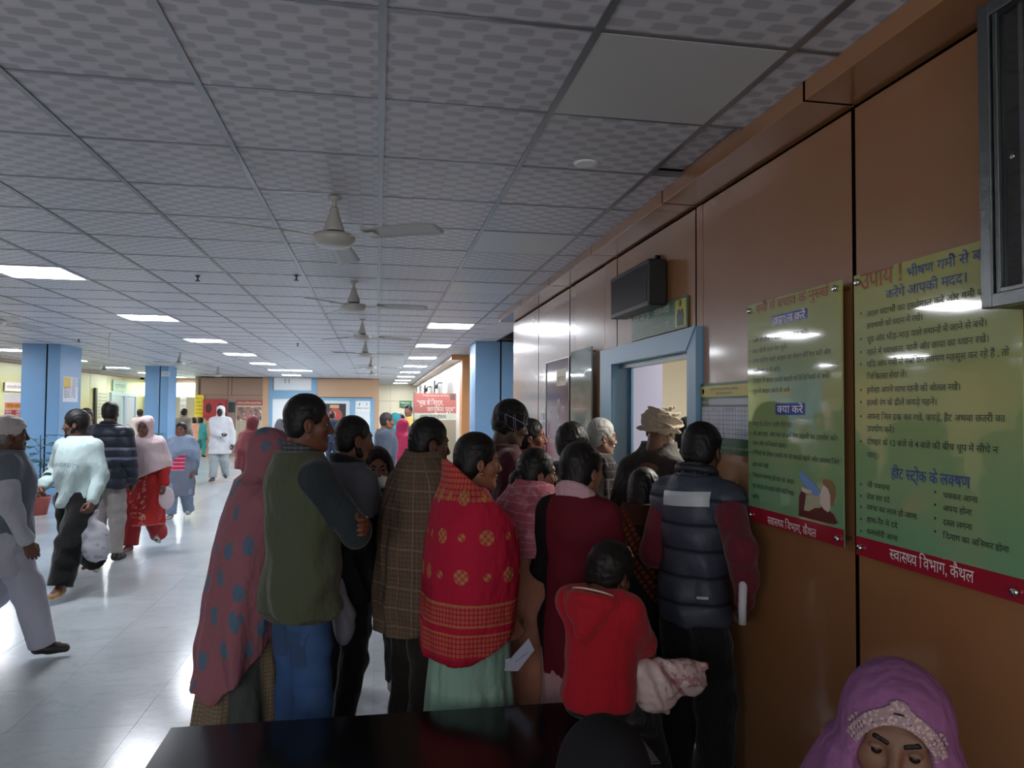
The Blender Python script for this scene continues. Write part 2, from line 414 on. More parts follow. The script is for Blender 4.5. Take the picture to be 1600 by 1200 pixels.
        a = V3(.02, .02, -.004); b = V3(.044, .052, -.018-.012*c); d = V3(.048-.012*c, .085, -.032-.025*c); P(a, b, .014, .012, .012); P(b, d, .0108, .0095, .004); P(d, d+V3(-.006-.008*c, .022, -.012*c), .0095, .0085, .004)
        V, F = f.mesh(); R = s.hframe(i); V = V@R.T+s.wr[i]
        return (V, F[:, ::-1] if i == 1 else F)
    def put(s, name, f, mat, smooth=True, **kw): o = f.build(name, mat, s.root, smooth); tag(o, **kw) if kw else None; return o
    def hput(s, name, f, mat, parent=None, label=None):                  # head-space field
        V, F = f.mesh(); o = mesh_obj(name, V*HSY@s.HR.T+s.hc, F, mat, parent or s.root, True)
        if label: o['label'] = label
        return o
    def face(s, brow='0c0a0a', beard=None, mous=None, open_=True):
        q = s.hs
        if s.far: return s
        wh = plain('eye_white', 'd8d0c8', .3); ir = plain('iris', '1a100c', .2)
        for sg in (-1, 1):
            b = MB(); R = .0118*q
            n = 12; V = [(0, 0, R)]; F = []
            for i in range(1, 9):
                for j in range(n): a, e = 2*PI*j/n, PI*i/9; V.append((R*math.sin(e)*math.cos(a), R*math.sin(e)*math.sin(a), R*math.cos(e)))
            V.append((0, 0, -R))
            for j in range(n): F.append((0, 1+j, 1+(j+1) % n)); F.append((len(V)-1, 1+7*n+(j+1) % n, 1+7*n+j))
            for i in range(7):
                for j in range(n): F.append((1+i*n+j, 1+(i+1)*n+j, 1+(i+1)*n+(j+1) % n, 1+i*n+(j+1) % n))
            W = np.array(V); W = W@rotx(-PI/2).T+V3(sg*.031, .0775, .0035)*q          # pole towards +y
            W = W*HSY@s.HR.T+s.hc; mi = [1 if min(f) < 1+2*n else 0 for f in F]
            o = mesh_obj('eye', W, F, None, s.root, True, mats=[wh, ir], fmat=mi)
        for sg in (-1, 1):
            g = Field([sg*.033*q-.035, .05*q, -.02*q], [sg*.033*q+.035, .12*q, .05*q], .0036)
            g.cap(V3(sg*.014, .0885, .0215)*q, V3(sg*.034, .085, .0275)*q, .0055*q, .0052*q, .003); g.cap(V3(sg*.034, .085, .0275)*q, V3(sg*.052, .070, .021)*q, .0050*q, .003*q, .003); s.hput('eyebrow', g, hair_mat(brow))
            g = Field([sg*.031*q-.025, .05*q, -.02*q], [sg*.031*q+.025, .12*q, .03*q], .0034)
            g.ell(V3(sg*.031, .0775, .0065)*q, V3(.0145, .0135, .0108)*q, None, .002); g.ell(V3(sg*.031, .092, -.006)*q, V3(.02, .02, .0115)*q, None, .002, '-'); s.hput('eyelid', g, s.sk)
        if beard or mous:
            g = Field([-.085*q, -.05*q, -.13*q], [.085*q, .13*q, .01*q], .005)
            if beard:
                for sg in (-1, 1): g.cap(V3(sg*.064, -.004, -.03)*q, V3(sg*.052, .01, -.06)*q, .014*q, .018*q, .01); g.cap(V3(sg*.052, .008, -.058)*q, V3(sg*.014, .072, -.101)*q, .019*q, .020*q, .02)
                g.ell(V3(0, .075, -.103)*q, V3(.028, .022, .020)*q, None, .02)
            g.cap(V3(-.026, .084, -.053)*q, V3(0, .098, -.045)*q, .0055*q, .0068*q, .006); g.cap(V3(.026, .084, -.053)*q, V3(0, .098, -.045)*q, .0055*q, .0068*q, .006)
            if beard: 
                for sg in (-1, 1): g.cap(V3(sg*.026, .084, -.053)*q, V3(sg*.03, .07, -.09)*q, .006*q, .012*q, .008)
            g.wrinkle(.0012, 180, 1); s.hput('beard' if beard else 'moustache', g, hair_mat(beard or mous))
        return s
    def hair(s, style='short', color='0d0b0c', amp=.004, front=0.0):
        q = s.hs; g = Field([-.14*q, -.19*q, -.30*q], [.14*q, .14*q, .17*q], .013 if s.far else .0065)
        t = {'short': .008, 'thick': .017, 'buzz': .004, 'woman': .008, 'bun': .008, 'pony': .009, 'bob': .014, 'boy': .016}[style]
        g.ell(V3(0, -.016, .038)*q, V3(.075+t, .096+t, .080+t*1.2)*q, None, .01)
        if style in ('short', 'buzz', 'thick', 'boy'): g.ell(V3(0, -.048, -.02)*q, V3(.064+t*.6, .055+t*.6, .06)*q, None, .03)
        if style in ('woman', 'bun', 'pony', 'bob'): g.ell(V3(0, -.046, -.02)*q, V3(.070+t, .060+t, .07)*q, None, .03)
        if style == 'bun': g.ell(V3(0, -.125, -.035)*q, V3(.045, .036, .04)*q, None, .02)
        if style == 'woman': g.ell(V3(0, -.085, -.075)*q, V3(.055, .035, .05)*q, None, .04)
        if style == 'pony': g.cap(V3(0, -.085, -.03)*q, V3(0, -.095, -.14)*q, .05*q, .036*q, .03); g.cap(V3(0, -.095, -.14)*q, V3(0, -.10, -.29)*q, .036*q, .014*q, .03)
        if style == 'bob': g.ell(V3(0, -.035, -.07)*q, V3(.088, .075, .085)*q, None, .03)
        # open the face
        fr = .018+front
        g.ell(V3(0, .105, -.06)*q, V3(.070, .085, .112+fr)*q, None, .012*q, '-')
        g.clip(s_n([0, .75, -1]), .085*q) if style in ('short', 'buzz', 'thick', 'boy') else g.clip(s_n([0, 1.2, -1]), .07*q)
        if style in ('short', 'buzz', 'thick', 'boy'):
            for sg in (-1, 1): g.ell(V3(sg*.085, .0, -.02)*q, V3(.03, .028, .042)*q, None, .01*q, '-')
            g.clip([0, -.15, -1], .070*q)
        if style in ('thick', 'boy'): g.wrinkle(.0035, 48, 3)
        g.wrinkle(amp*.6, 110, 2); s.hput('hair', g, hair_mat(color)); return s
    # ---------------- garments
    def grid(s, z0, z1, pad=.28, extra=()):
        pts = [*s.sh, *s.el, *s.wr, *extra]; lo = [min(p[i] for p in pts)-.12 for i in (0, 1)]; hi = [max(p[i] for p in pts)+.12 for i in (0, 1)]
        lo[0] = min(lo[0], -pad); lo[1] = min(lo[1], -pad); hi[0] = max(hi[0], pad); hi[1] = max(hi[1], pad)
        return Field([lo[0], lo[1], z0], [hi[0], hi[1], z1], s.h)
    def top(s, mat, hem=.47, ease=.018, sleeve=.97, name='top', flare=0, fold=.02, arms=(0, 1), neck=.862, wr=.008, sl=None, belly=0, zmin=None, label=None, n=7, slim=0, cuff=None, split=False):
        k = s.k; z0 = s.zf(hem) if zmin is None else zmin
        zl = min([z0]+[min(s.wr[i][2], s.el[i][2])-.06 for i in arms] if sleeve > .3 else [z0])
        f = s.grid(zl-.02, s.zf(.9)); L = [(hem, .158+flare, .118+flare, .0), (.53, .166+flare*.7, .122+flare*.6, 0), (.60, .150+flare*.3-slim, .113+belly*.6, .006+belly*.5), (.68, .155-slim, .120+belly, .01+belly*.6), (.75, .170, .126, .008), (.80, .165, .112, -.005), (.835, .112, .088, -.012), (neck, .064, .064, -.015)]
        if hem < .47: L.append((.47, .163+flare*.9, .122+flare*.85, 0))
        if hem > .53: L = [l for l in L if l[0] >= hem or l[0] == hem]
        L = sorted(set(L)); f.loft(s.sts(L, ease), fold=fold, n=n, seed=s.H*10, fz0=s.zf(.78))
        for i in (0, 1):
            c = V3(s.side*(s.sh[i][2]-s.hip), s.sh[i][1], s.sh[i][2]+.012)
            f.cap(c, s.sh[i], .058*k+ease*.4, .052*k+ease*.5, .04)
            if i in arms and sleeve > 0:
                a, b, c2 = s.sh[i], s.el[i], s.wr[i]
                if sleeve <= .5: f.cap(a, a+(b-a)*sleeve*2, .05*k+ease*.6, .046*k+ease*.8, .03)
                else:
                    f.cap(a, b, .050*k+ease*.7, .041*k+ease*.8, .035); e = b+(c2-b)*(sleeve-.5)*2; f.cap(b, e, .041*k+ease*.8, .030*k+ease*.55, .02)
                    if cuff: f.cap(e-(c2-b)*.08, e, .032*k+ease*.6, .031*k+ease*.5, .008)
        f.wrinkle(wr, 15, s.H*7)
        if zmin is not None or True: f.put(lambda x, y, z: (z0-z)+0*x+0*y, [-.2*k-.1, -.3, zl-.1], [.2*k+.1, .3, z0], .004, '-') if False else None
        o = s.put(name, f, mat); s.last = o
        if label: o['label'] = label
        return s
    def trousers(s, mat, ease=.02, hem=.07, name='trousers', bag=0, waist=.56):
        k = s.k; pts = [*s.hp, *s.kn, *s.an]; lo = [min(p[i] for p in pts)-.17 for i in range(3)]; hi = [max(p[i] for p in pts)+.17 for i in range(3)]
        hi[2] = s.zf(waist); lo[2] = min(p[2] for p in s.an)-.05; f = Field(lo, hi, s.h)
        f.loft(s.sts([(.475, .145, .10, 0), (.53, .163, .118, 0), (waist, .15, .112, .003)], ease*.8), .03)
        es = []
        for i in (0, 1):
            u = unit(s.an[i]-s.kn[i]); e = s.an[i]-u*(hem-.045); r2 = .042*k+ease*(1+bag)*.75
            f.cap(s.hp[i], s.kn[i], .074*k*(.5+.5*s.wide)+ease, .054*k+ease*(1+bag*.4), .03); f.cap(s.kn[i], e+u*.05, .054*k+ease*(1+bag*.4), r2, .03); es.append((e, u, r2))
        for e, u, r2 in es:
            c = e+u*(.02+.13); f.put(lambda x, y, z: np.maximum(-((x-e[0])*u[0]+(y-e[1])*u[1]+(z-e[2])*u[2])+.02, np.sqrt((x-c[0])**2+(y-c[1])**2+(z-c[2])**2)-.16), c-.17, c+.17, .004, '-')
        f.wrinkle(.006, 17, s.H*3, (.3, 1, 2.2)); s.put(name, f, mat); return s
    def shoes(s, mat, sole=None, name='shoe', size=1.0, label=None):
        k = s.k*size
        for i in (0, 1):
            f = Field([-.06*k, -.1*k, -.09], [.06*k, .2*k, .07], .014 if s.far else .009)
            f.cap(V3(0, -.03, -.035)*k, V3(0, .06, -.04)*k, .036*k, .036*k, .02); f.cap(V3(0, .05, -.045)*k, V3(.004, .145, -.052)*k, .038*k, .030*k, .02); f.cap(V3(0, -.012, -.02)*k, V3(0, -.01, .03)*k, .036*k, .036*k, .02)
            f.clip([0, 0, -1], .072)
            V, F = f.mesh(); y_, p_ = s.toe[i]; R = rotz(-y_)@rotx(-p_); o = mesh_obj(name, V@R.T+s.an[i], F, mat, s.root, True)
            if label: o['label'] = label
            if sole:
                g = MB(); g.prism([(.038*k*math.sin(a)*(1 if math.cos(a) < 0 else .95), .052*k+.128*k*math.cos(a)) for a in np.linspace(0, 2*PI, 20)[:-1]], -.078, -.058)
                V = np.array(g.v)@R.T+s.an[i]; so = mesh_obj('sole', V, g.f, sole, o)
        return s
    def skirt(s, mat, z0, z1, a, b, fold=.05, n=9, name='skirt', cy0=0, cx0=0, clips=(), ease=0, label=None, seed=1.):
        f = Field([-a[0]*1.25-abs(cx0), -a[1]*1.25-abs(cy0), z0-.02], [a[0]*1.25+abs(cx0), a[1]*1.25+abs(cy0), z1+.02], s.h)
        f.loft([(z0, cx0, cy0, a[0], a[1]), ((z0+z1)/2, cx0*.5, cy0*.5, (a[0]*.55+b[0]*.45), (a[1]*.55+b[1]*.45)), (z1, 0, 0, b[0], b[1])], fold=fold, n=n, seed=seed)
        for c in clips: f.clip(c[:3], c[3])
        o = s.put(name, f, mat)
        if label: o['label'] = label
        return s
    def drape(s, mat, st, head=True, face=(.062, .07, .098), fold=.035, n=8, clips=(), name='shawl', blobs=(), seed=2., up=.0, wr=.005, label=None, hz=0, hole=None, hood=(.094, .110, .108), neckr=.085, sq=2.2, fz=None, arms=()):
        """st: loft stations (z, cx, cy, rx, ry) from hem to shoulders; head: cover the head too"""
        q = s.hs; zs = [t[0] for t in st]; m = max(max(t[3]+abs(t[1]), t[4]+abs(t[2])) for t in st)+.06
        lo = [-m, -m, min(zs)-.03]; hi = [m, m, max(max(zs), (s.hc[2]+.16) if head else 0)+.03]
        for b in blobs:
            for p in (b[0], b[1]): lo = [min(lo[i], p[i]-.12) for i in range(3)]; hi = [max(hi[i], p[i]+.12) for i in range(3)]
        lo[0] = min(lo[0], s.hc[0]-.15); hi[0] = max(hi[0], s.hc[0]+.15); hi[1] = max(hi[1], s.hc[1]+.15); lo[1] = min(lo[1], s.hc[1]-.17)
        f = Field(lo, hi, s.h if not s.far else s.h)
        f.loft(st, fold=fold, n=n, seed=seed, sq=sq, fz0=fz)
        for i in (0, 1): 
            c = s.tp(0, 0, s.sh[i][2]+.02); f.cap(c, s.sh[i], .075*s.k, .070*s.k, .05)
        for i in arms: f.cap(s.sh[i], s.el[i], .072, .066, .05)
        for b in blobs: f.cap(b[0], b[1], b[2], b[3], .05)
        if head:
            c = s.hc+s.HR@(V3(0, -.018, .035)*q); f.ell(c, V3(*hood)*q, s.HR, .03)
            f.cap(s.hc+s.HR@(V3(0, -.03, -.04)*q), s.neck+V3(0, 0, -.02), .085*q, .10*q, .06)
            f.wrinkle(wr, 13, seed)
            fc = s.hc+s.HR@(V3(0, .088, -.022+hz)*q); f.ell(fc, V3(*face)*V3(1, 1, 1)*q, s.HR, .008, '-')
            f.put(lambda x, y, z: 0*x+1.0+0*y+0*z, [0, 0, 0], [0, 0, 0], .01)
        else:
            f.wrinkle(wr, 13, seed)
            c = s.tp(0, .0, s.sh[0][2]+.07); f.cap(s.neck+V3(0, 0, .0), s.hc, neckr*.75, neckr, .03, '-') if neckr else None
        for c in clips: f.clip(c[:3], c[3])
        o = s.put(name, f, mat)
        if label: o['label'] = label
        s.last = o; return s
    def collar(s, mat, z=.845, r=.062, t=.02, hgt=.03, name='collar', tiltf=.2, label=None):
        k = s.k; c = s.tp(0, -.012, s.zf(z)); f = Field(c-V3(.16, .16, .1), c+V3(.16, .16, .12), min(s.h, .008) if not s.far else .016)
        n = 18
        for i in range(n):
            a, b = 2*PI*i/n, 2*PI*(i+1)/n
            P = lambda q: c+V3(r*1.08*k*math.sin(q), r*k*math.cos(q)+.0, -math.cos(q)*tiltf*.1)
            for dz in (0, hgt): f.cap(P(a)+V3(0, 0, dz), P(b)+V3(0, 0, dz), t*.5, None, .012)
        o = s.put(name, f, mat)
        if label: o['label'] = label
        return s
    def band(s, i, f0, f1, mat, r, name='sleeve_stripe', seg='fore'):
        a, b = (s.el[i], s.wr[i]) if seg == 'fore' else (s.sh[i], s.el[i]); p, q = a+(b-a)*f0, a+(b-a)*f1
        MB().tube([p, p+(q-p)*.33, p+(q-p)*.66, q], r, 20).build(name, mat, s.root, True)
def s_n(v): v = np.array(v, float); return v/np.linalg.norm(v)
# ------------------------------------------------------------------ the hall
CEIL, WX = 2.70, 1.53
GY0, GP = 2.0, .6                                   # ceiling grid phase (Y) and pitch; X lines at multiples of .6
def cell_y(k): return GY0+GP*k
m_lam = M('brown_laminate', 'a4744c', .28, .5, coord='World', **{'Coat Weight': .7, 'Coat Roughness': .10}); _n = m_lam.noise(1, 4, vec=m_lam.stretch(1.2, 1.2, .25)); m_lam.mix(_n*.5, '8c6444'); m_lam.rough(m_lam.noise(3, 2)*.10+.20)
m_lam2 = M('pale_laminate', 'c8a484', .3, .5, coord='World'); m_lam2.mix(m_lam2.noise(1, 3, vec=m_lam2.stretch(1, 1, .3))*.5, 'b89070')
m_seam = plain('seam_dark', '0c0705', .95, 0.0)
m_blue = M('blue_laminate', '6f9cc4', .32, .5, coord='World'); m_blue.mix(m_blue.noise(2, 3)*.4, '6690b8')
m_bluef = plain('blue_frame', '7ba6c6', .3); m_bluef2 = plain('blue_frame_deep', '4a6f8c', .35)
m_orange = plain('orange_laminate', 'd89c68', .35)
m_cream = plain('cream_wall', 'e0d8bc', .4); m_white = plain('white_paint', 'e8ebee', .35); m_black = plain('black_plastic', '121214', .35)
m_alu = M('brushed_aluminium', '868c8e', .30, .5, 1.0, coord='World'); m_alu.mix(m_alu.noise(1, 4, vec=m_alu.stretch(60, 60, 3))*.5, '6c7274'); m_alu.bump(m_alu.noise(30, 5, .7), .5, .004)
m_steel = plain('polished_steel', 'c8cacc', .15, .5, 1.0)

# floor: polished stone tiles, built one by one near the camera, one joined field beyond
m_floor = M('polished_grey_marble', 'aab1b5', .12, .5, coord='World')
_v = m_floor.noise(1.1, 6, .62); m_floor.mix(((_v-.46)*4.5).clamp()*.65, 'c2c8cb'); _v2 = m_floor.noise(1, 6, .7, vec=m_floor.stretch(1.7, 3.1, 1))
m_floor.mix((((_v2-.5).abs()*-38)+1.0).clamp()*.30, '84909a'); m_floor.mix(((m_floor.noise(.35, 3)-.42)*4).clamp()*.35, '98a0a6')
_oi = m_floor.nt.nodes.new('ShaderNodeObjectInfo'); m_floor.mix(Ex(m_floor.nt, _oi.outputs['Random'])*.35, 'b4babd')
m_floor.rough(m_floor.noise(2.3, 4)*.12+.12)
floor = tag(box('floor', plain('floor_joint', '6d7477', .5), -12, 6, -3, 33, -.12, -.004), kind='structure')
ft = MB().box(-.299, .299, -.299, .299, -.004, 0).build('tile', m_floor.m, floor); cnt = 0
rest = MB()
cells = sorted([((i+.5)*.6, (j+.5)*.6-.05) for i in range(-20, 10) for j in range(-4, 55)], key=lambda c: (c[0]+.6)**2+(c[1]-3)**2*.6)
for (x, y) in cells:
    vis = -.95 < (x/max(y, .01)-.02) < .75 and y > 1.6
    if vis and cnt < 290:
        o = ft if cnt == 0 else ft.copy()
        if cnt: COL.objects.link(o); o.parent = floor
        o.location = (x, y, 0); cnt += 1
    else: rest.box(x-.299, x+.299, y-.299, y+.299, -.004, 0)
tag(rest.build('floor_tiles', m_floor.m, floor), kind='stuff')

# ceiling: lay-in tiles on a metal grid
m_tile = M('vinyl_ceiling_tile', 'cdcdd4', .45, .4, coord='World')
def spots(mm, ox, oy, rx, ry):
    u = mm.x/.13+ox; v = mm.y/.052+oy; row = v.floor(); uu = (u+row.mod(2)*.5).frac()-.5; vv = v.frac()-.5
    return ((uu*.13/rx).abs().pw(3)+(vv*.052/ry).abs().pw(3)).lt(1.0)
m_tile.mix(m_tile.noise(1, 3, vec=m_tile.stretch(14, 2, 1))*.5, 'c0c2ca')
m_tile.mix(spots(m_tile, 0, 0, .042, .021), 'b0b1ba')
m_tile.mix(spots(m_tile, .5, 0, .030, .016)*.45, 'd6d6da')
m_tile2 = plain('plain_ceiling_panel', 'c4c6c8', .4)
m_rail = M('grid_rail', '9a9c9e', .35, .5, .7, coord='World'); m_rail.mix(m_rail.noise(3, 3)*.9, '6e7276')
ceiling = tag(box('ceiling', plain('slab_grey', '2a2a2c', .9), -12, 6, -3, 33, CEIL+.12, CEIL+.2), kind='structure')
LEFT = [(-5, k) for k in (7, 12, 17, 22, 27, 32, 37)]+[(-4, 32)]         # lit cells (column, row)
RIGHT = [(1, k) for k in (12, 17, 22, 27, 32, 37, 42, 47)]
FARL = [(-12, k) for k in (7, 12, 17, 22, 27, 32, 37, 42)]
PLAINC = [(1, 0), (1, 4), (1, 7)]
lit = {(c, k) for c, k in LEFT+RIGHT+FARL}
tm = MB().box(-.291, .291, -.291, .291, 0, .012).build('ceiling_tile', m_tile.m, ceiling); tn = 0; rest = MB(); restp = MB()
allc = []
for c in range(-20, 3):
    for k in range(-8, 52):
        if (c, k) in lit: continue
        x, y = (c+.5)*.6, cell_y(k+.5)
        allc.append((x, y, c, k))
allc.sort(key=lambda a: (a[0]*1.0)**2+a[1]**2)
for x, y, c, k in allc:
    vis = y > 1.5 and -.85 < x/y < .9
    if c == 2: w = (1.353-1.2)/2
    if vis and tn < 290 and c < 2 and (c, k) not in PLAINC:
        o = tm if tn == 0 else tm.copy()
        if tn: COL.objects.link(o); o.parent = ceiling
        o.location = (x, y, CEIL); o.rotation_euler = (0, 0, PI*(random.random() < .5)); tn += 1
    elif (c, k) in PLAINC: box('plain_panel', m_tile2, x-.29, x+.29, y-.29, y+.29, CEIL-.004, CEIL+.01, ceiling)
    elif c == 2:
        if (k > 9): rest.box(x-.29, x+.29, y-.29, y+.29, CEIL, CEIL+.012)
        else: box('edge_tile', m_tile.m, 1.209, 1.37, y-.291, y+.291, CEIL+(.03 if k == 1 else 0), CEIL+.012+(.03 if k == 1 else 0), ceiling)
    else: rest.box(x-.291, x+.291, y-.291, y+.291, CEIL, CEIL+.012)
tag(rest.build('ceiling_tiles', m_tile.m, ceiling), kind='stuff')
r0 = MB().box(-.012, .012, -3, 33, -.006, .02, 0); lr = r0.build('long_rail', m_rail.m, ceiling)
for i, c in enumerate(range(-16, 4)):
    o = lr if i == 0 else lr.copy()
    if i: COL.objects.link(o); o.parent = ceiling
    o.location = (c*.6, 0, CEIL)
m_cross = M('cross_rail', '7c7e84', .35, .5, .6, coord='World'); cr = MB().box(-12, 1.4, -.008, .008, -.003, .02).build('cross_rail', m_cross.m, ceiling)
for i, k in enumerate(range(-2, 50)):
    o = cr if i == 0 else cr.copy()
    if i: COL.objects.link(o); o.parent = ceiling
    o.location = (0, cell_y(k), CEIL)
# light panels
m_diff = emis('lit_diffuser', 'f4f8ff', PANEL_EMIT); m_fr = plain('light_frame', 'e4e6e8', .4)
def light_panel(c, k, label, group):
    x, y = (c+.5)*.6, cell_y(k+.5); r = tag(empty('ceiling_light', (x, y, CEIL)), label, 'light', group)
    f = MB()
    for a in ((-.297, .297, -.297, -.27), (-.297, .297, .27, .297), (-.297, -.27, -.27, .27), (.27, .297, -.27, .27)): f.box(*a, -.008, .02)
    f.build('frame', m_fr, r); box('diffuser', m_diff, -.27, .27, -.27, .27, -.004, .006, r); box('housing', m_fr, -.28, .28, -.28, .28, .02, .06, r)
ordn = ['nearest', 'second', 'third', 'fourth', 'fifth', 'sixth', 'seventh', 'eighth']
for i, (c, k) in enumerate(LEFT):
    light_panel(c, k, (ordn[i]+' lit square ceiling panel of the row over the walkway, counted from the camera') if i < 7 else 'lit square ceiling panel touching the sixth panel of the walkway row', 'lit ceiling panels over the walkway')
for i, (c, k) in enumerate(RIGHT): light_panel(c, k, ordn[i]+' lit square ceiling panel of the row before the orange pillar, from the camera', 'lit ceiling panels beside the wood wall')
for i, (c, k) in enumerate(FARL): light_panel(c, k, ordn[i]+' lit ceiling panel of the row behind the blue pillars, from the camera', 'lit ceiling panels behind the pillars')
# small ceiling fittings
def ceil_at(px, py): r = ray(px, py); t = (CEIL-CAM_Z)/r[2]; return (r[0]*t, r[1]*t)
x, y = ceil_at(915, 255); r = tag(empty('downlight', (x, y, CEIL)), 'small round unlit downlight in the tile before the plain panel', 'downlight')
MB().lathe([(.028, -.004), (.045, -.008), (.052, -.004), (.052, .004), (.028, .004)], n=28).build('ring', m_fr, r, True); MB().lathe([(.0, -.001), (.027, -.001), (.027, .006), (0, .006)], n=20).build('lens', m_black, r)
for px, py, lab in ((309, 430, 'tiny dark sprinkler under the ceiling above the fan row'), (463, 429, 'tiny dark sprinkler under the ceiling beside the second fan'), (465, 536, 'tiny dark sprinkler under the ceiling before the cream corridor'), (123, 530, 'tiny dark sprinkler under the ceiling before the big blue pillar')):
    x, y = ceil_at(px, py); tag(MB().lathe([(.004, 0), (.018, -.005), (.018, -.012), (.006, -.016), (.006, -.04), (.02, -.045), (.02, -.05)], (x, y, CEIL), 14).build('sprinkler', m_black), lab, 'sprinkler')

# ---- right wall with laminate panels
SE = [-.25, .97, 2.19, 3.42, 4.65, 5.86, 7.06, 8.43]; WT = 2.625; DY0, DY1, DZ = 3.35, 4.91, 2.03        # door frame outer
wr_ = MB().box(WX+.012, WX+.085, -3, DY0+.1, 0, CEIL+.1).box(WX+.012, WX+.085, DY1-.1, 8.43, 0, CEIL+.1).box(WX+.012, WX+.085, DY0+.1, DY1-.1, DZ-.08, CEIL+.1).build('wall_right', m_seam)
tag(wr_, kind='structure')
def wp(y0, y1, z0, z1, m=m_lam.m): g = .0095; return MB().box(WX, WX+.014, y0+g, y1-g, z0+g*.5, z1-g*.5, .002)
wp(-3, SE[0], 0, WT).build('panel', m_lam.m, wr_)
for a, b in zip(SE[:-1], SE[1:]):
    if a == 3.42: q = wp(a, b, DZ, WT)
    elif a == 2.19: q = wp(a, DY0, 0, WT); q.box(WX, WX+.014, DY0-.006, b-.006, DZ, WT-.003)
    elif a == 4.65: q = wp(DY1, b, 0, WT); q.box(WX, WX+.014, a+.006, DY1+.006, DZ, WT-.003)
    else: q = wp(a, b, 0, WT)
    q.build('panel', m_lam.m, wr_)
bk = tag(box('trim_1', m_lam.m, 1.36, WX+.02, -3, 8.43, WT+.014, CEIL+.02), kind='structure')
for a, b in zip([-3]+SE[:-1], SE): MB().box(1.353, WX+.01, a+.007, b-.007, WT+.009, CEIL-.002, .002).build('cornice_panel', m_lam.m, bk)
box('seam_backing', m_seam, 1.358, WX, -3, 8.42, WT+.022, WT+.03, bk)
for y in SE[1:-1]:
    if y in (3.42, 4.65): box('seam_strip', m_seam, WX+.0005, WX+.013, y-.0098, y+.0098, DZ, WT, wr_)
    else: box('seam_strip', m_seam, WX+.0005, WX+.013, y-.0098, y+.0098, 0, WT, wr_)
    MB().box(1.3545, WX, y-.0075, y+.0075, WT+.0105, WT+.03).box(1.3545, 1.36, y-.0075, y+.0075, WT+.012, CEIL).build('seam_strip', m_seam, bk)
tag(box('baseboard_right', m_seam, WX-.012, WX, -3, DY0, 0, .1), kind='structure')

# door opening with blue frame
dr = tag(empty('door_1', (WX, 0, 0)), kind='structure')
fw = .17
d = MB(); y0, y1, z1 = DY0, DY1, DZ
def fprof(pts, a, b, nm, par=dr, m=m_bluef): pass
MB().prism([(y0, 0), (y0, z1), (y0+fw*.62, z1-.105), (y0+fw*.62, 0)], -.035, .075, 'x').build('frame_side', m_bluef, dr)
MB().prism([(y1, 0), (y1, z1), (y1-fw*1.45, z1-.105), (y1-fw*1.45, 0)], -.035, .075, 'x').build('frame_side', m_bluef, dr)
MB().prism([(y0, z1), (y1, z1), (y1-fw*1.45, z1-.105), (y0+fw*.62, z1-.105)], -.04, .075, 'x').build('frame_header', m_bluef, dr)
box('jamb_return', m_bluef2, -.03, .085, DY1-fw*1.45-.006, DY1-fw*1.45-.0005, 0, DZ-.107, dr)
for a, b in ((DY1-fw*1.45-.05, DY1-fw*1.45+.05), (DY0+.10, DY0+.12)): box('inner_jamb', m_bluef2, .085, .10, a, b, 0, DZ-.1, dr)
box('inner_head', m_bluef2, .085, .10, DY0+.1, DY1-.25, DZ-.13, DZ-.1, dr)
box('head_track', m_alu.m, .02, .08, DY0+.11, DY1-.25, DZ-.135, DZ-.107, dr)
# consulting room beyond the door
cw = tag(MB().box(4.4, 4.5, 2.2, 7.8, 0, 2.7).box(WX+.085, 4.5, 7.7, 7.8, 0, 2.7).box(WX+.085, 4.5, 2.2, 2.3, 0, 2.7).box(WX+.085, 4.5, 2.2, 7.8, 2.6, 2.7).build('wall_consulting_room', plain('room_cream', 'd8d0c0', .5)), kind='structure')
tag(box('door_2', plain('grey_door', '74748a', .3), 1.72, 2.10, 5.30, 5.34, 0, 2.45), kind='structure')

# ---- right side beyond the wood wall
def pillar(name, x0, x1, y0, y1, seam_x):
    p = tag(box(name, m_seam, x0+.01, x1-.01, y0+.01, y1-.01, 0, CEIL+.02), kind='structure')
    MB().box(x0, seam_x-.012, y0, y0+.02, 0, CEIL, .003).build('panel', m_blue.m, p); MB().box(seam_x+.012, x1, y0, y0+.02, 0, CEIL, .003).build('panel', m_blue.m, p)
    MB().box(x1-.02, x1, y0+.004, y1, 0, CEIL, .003).build('panel', m_blue.m, p); MB().box(x0, x0+.02, y0+.004, y1, 0, CEIL, .003).build('panel', m_blue.m, p); return p
pillar('pillar_1', 1.49, 2.13, 11.5, 12.2, 1.89)
pillar('pillar_2', -5.93, -5.34, 13.85, 14.8, -5.54)
pillar('pillar_3', -5.86, -5.30, 20.4, 21.2, -5.5)
tag(box('wall_recess', m_lam2.m, 2.6, 2.7, 8.43, 12.3, 0, CEIL+.1), kind='structure'); tag(box('wall_recess_side', m_lam2.m, WX+.1, 2.7, 8.35, 8.43, 0, CEIL+.1), kind='structure')
tag(box('pillar_4', m_orange, 1.62, 2.3, 14.5, 14.9, 0, CEIL+.02), kind='structure'); tag(box('trim_2', m_orange, 1.40, 2.2, 14.45, 14.6, 2.60, CEIL), kind='structure')
gw = tag(box('wall_far_right', plain('glossy_white_wall', 'e6e2d8', .25), 1.62, 1.75, 14.9, 32.2, 0, CEIL+.1), kind='structure')
tag(box('trim_3', plain('cornice_tan', 'a08870', .4), 1.42, 1.64, 14.6, 32, 2.625, CEIL), kind='structure')
tag(box('wall_end', m_cream, -.2, 2, 32, 32.1, 0, CEIL+.1), kind='structure')
tag(MB().box(-.2, 2, 31.97, 32.01, 1.98, 2.0).box(.52, .53, 31.97, 32.01, 0, 2.7).build('trim_4', plain('trim_pale', 'b8b090', .5)), kind='structure')
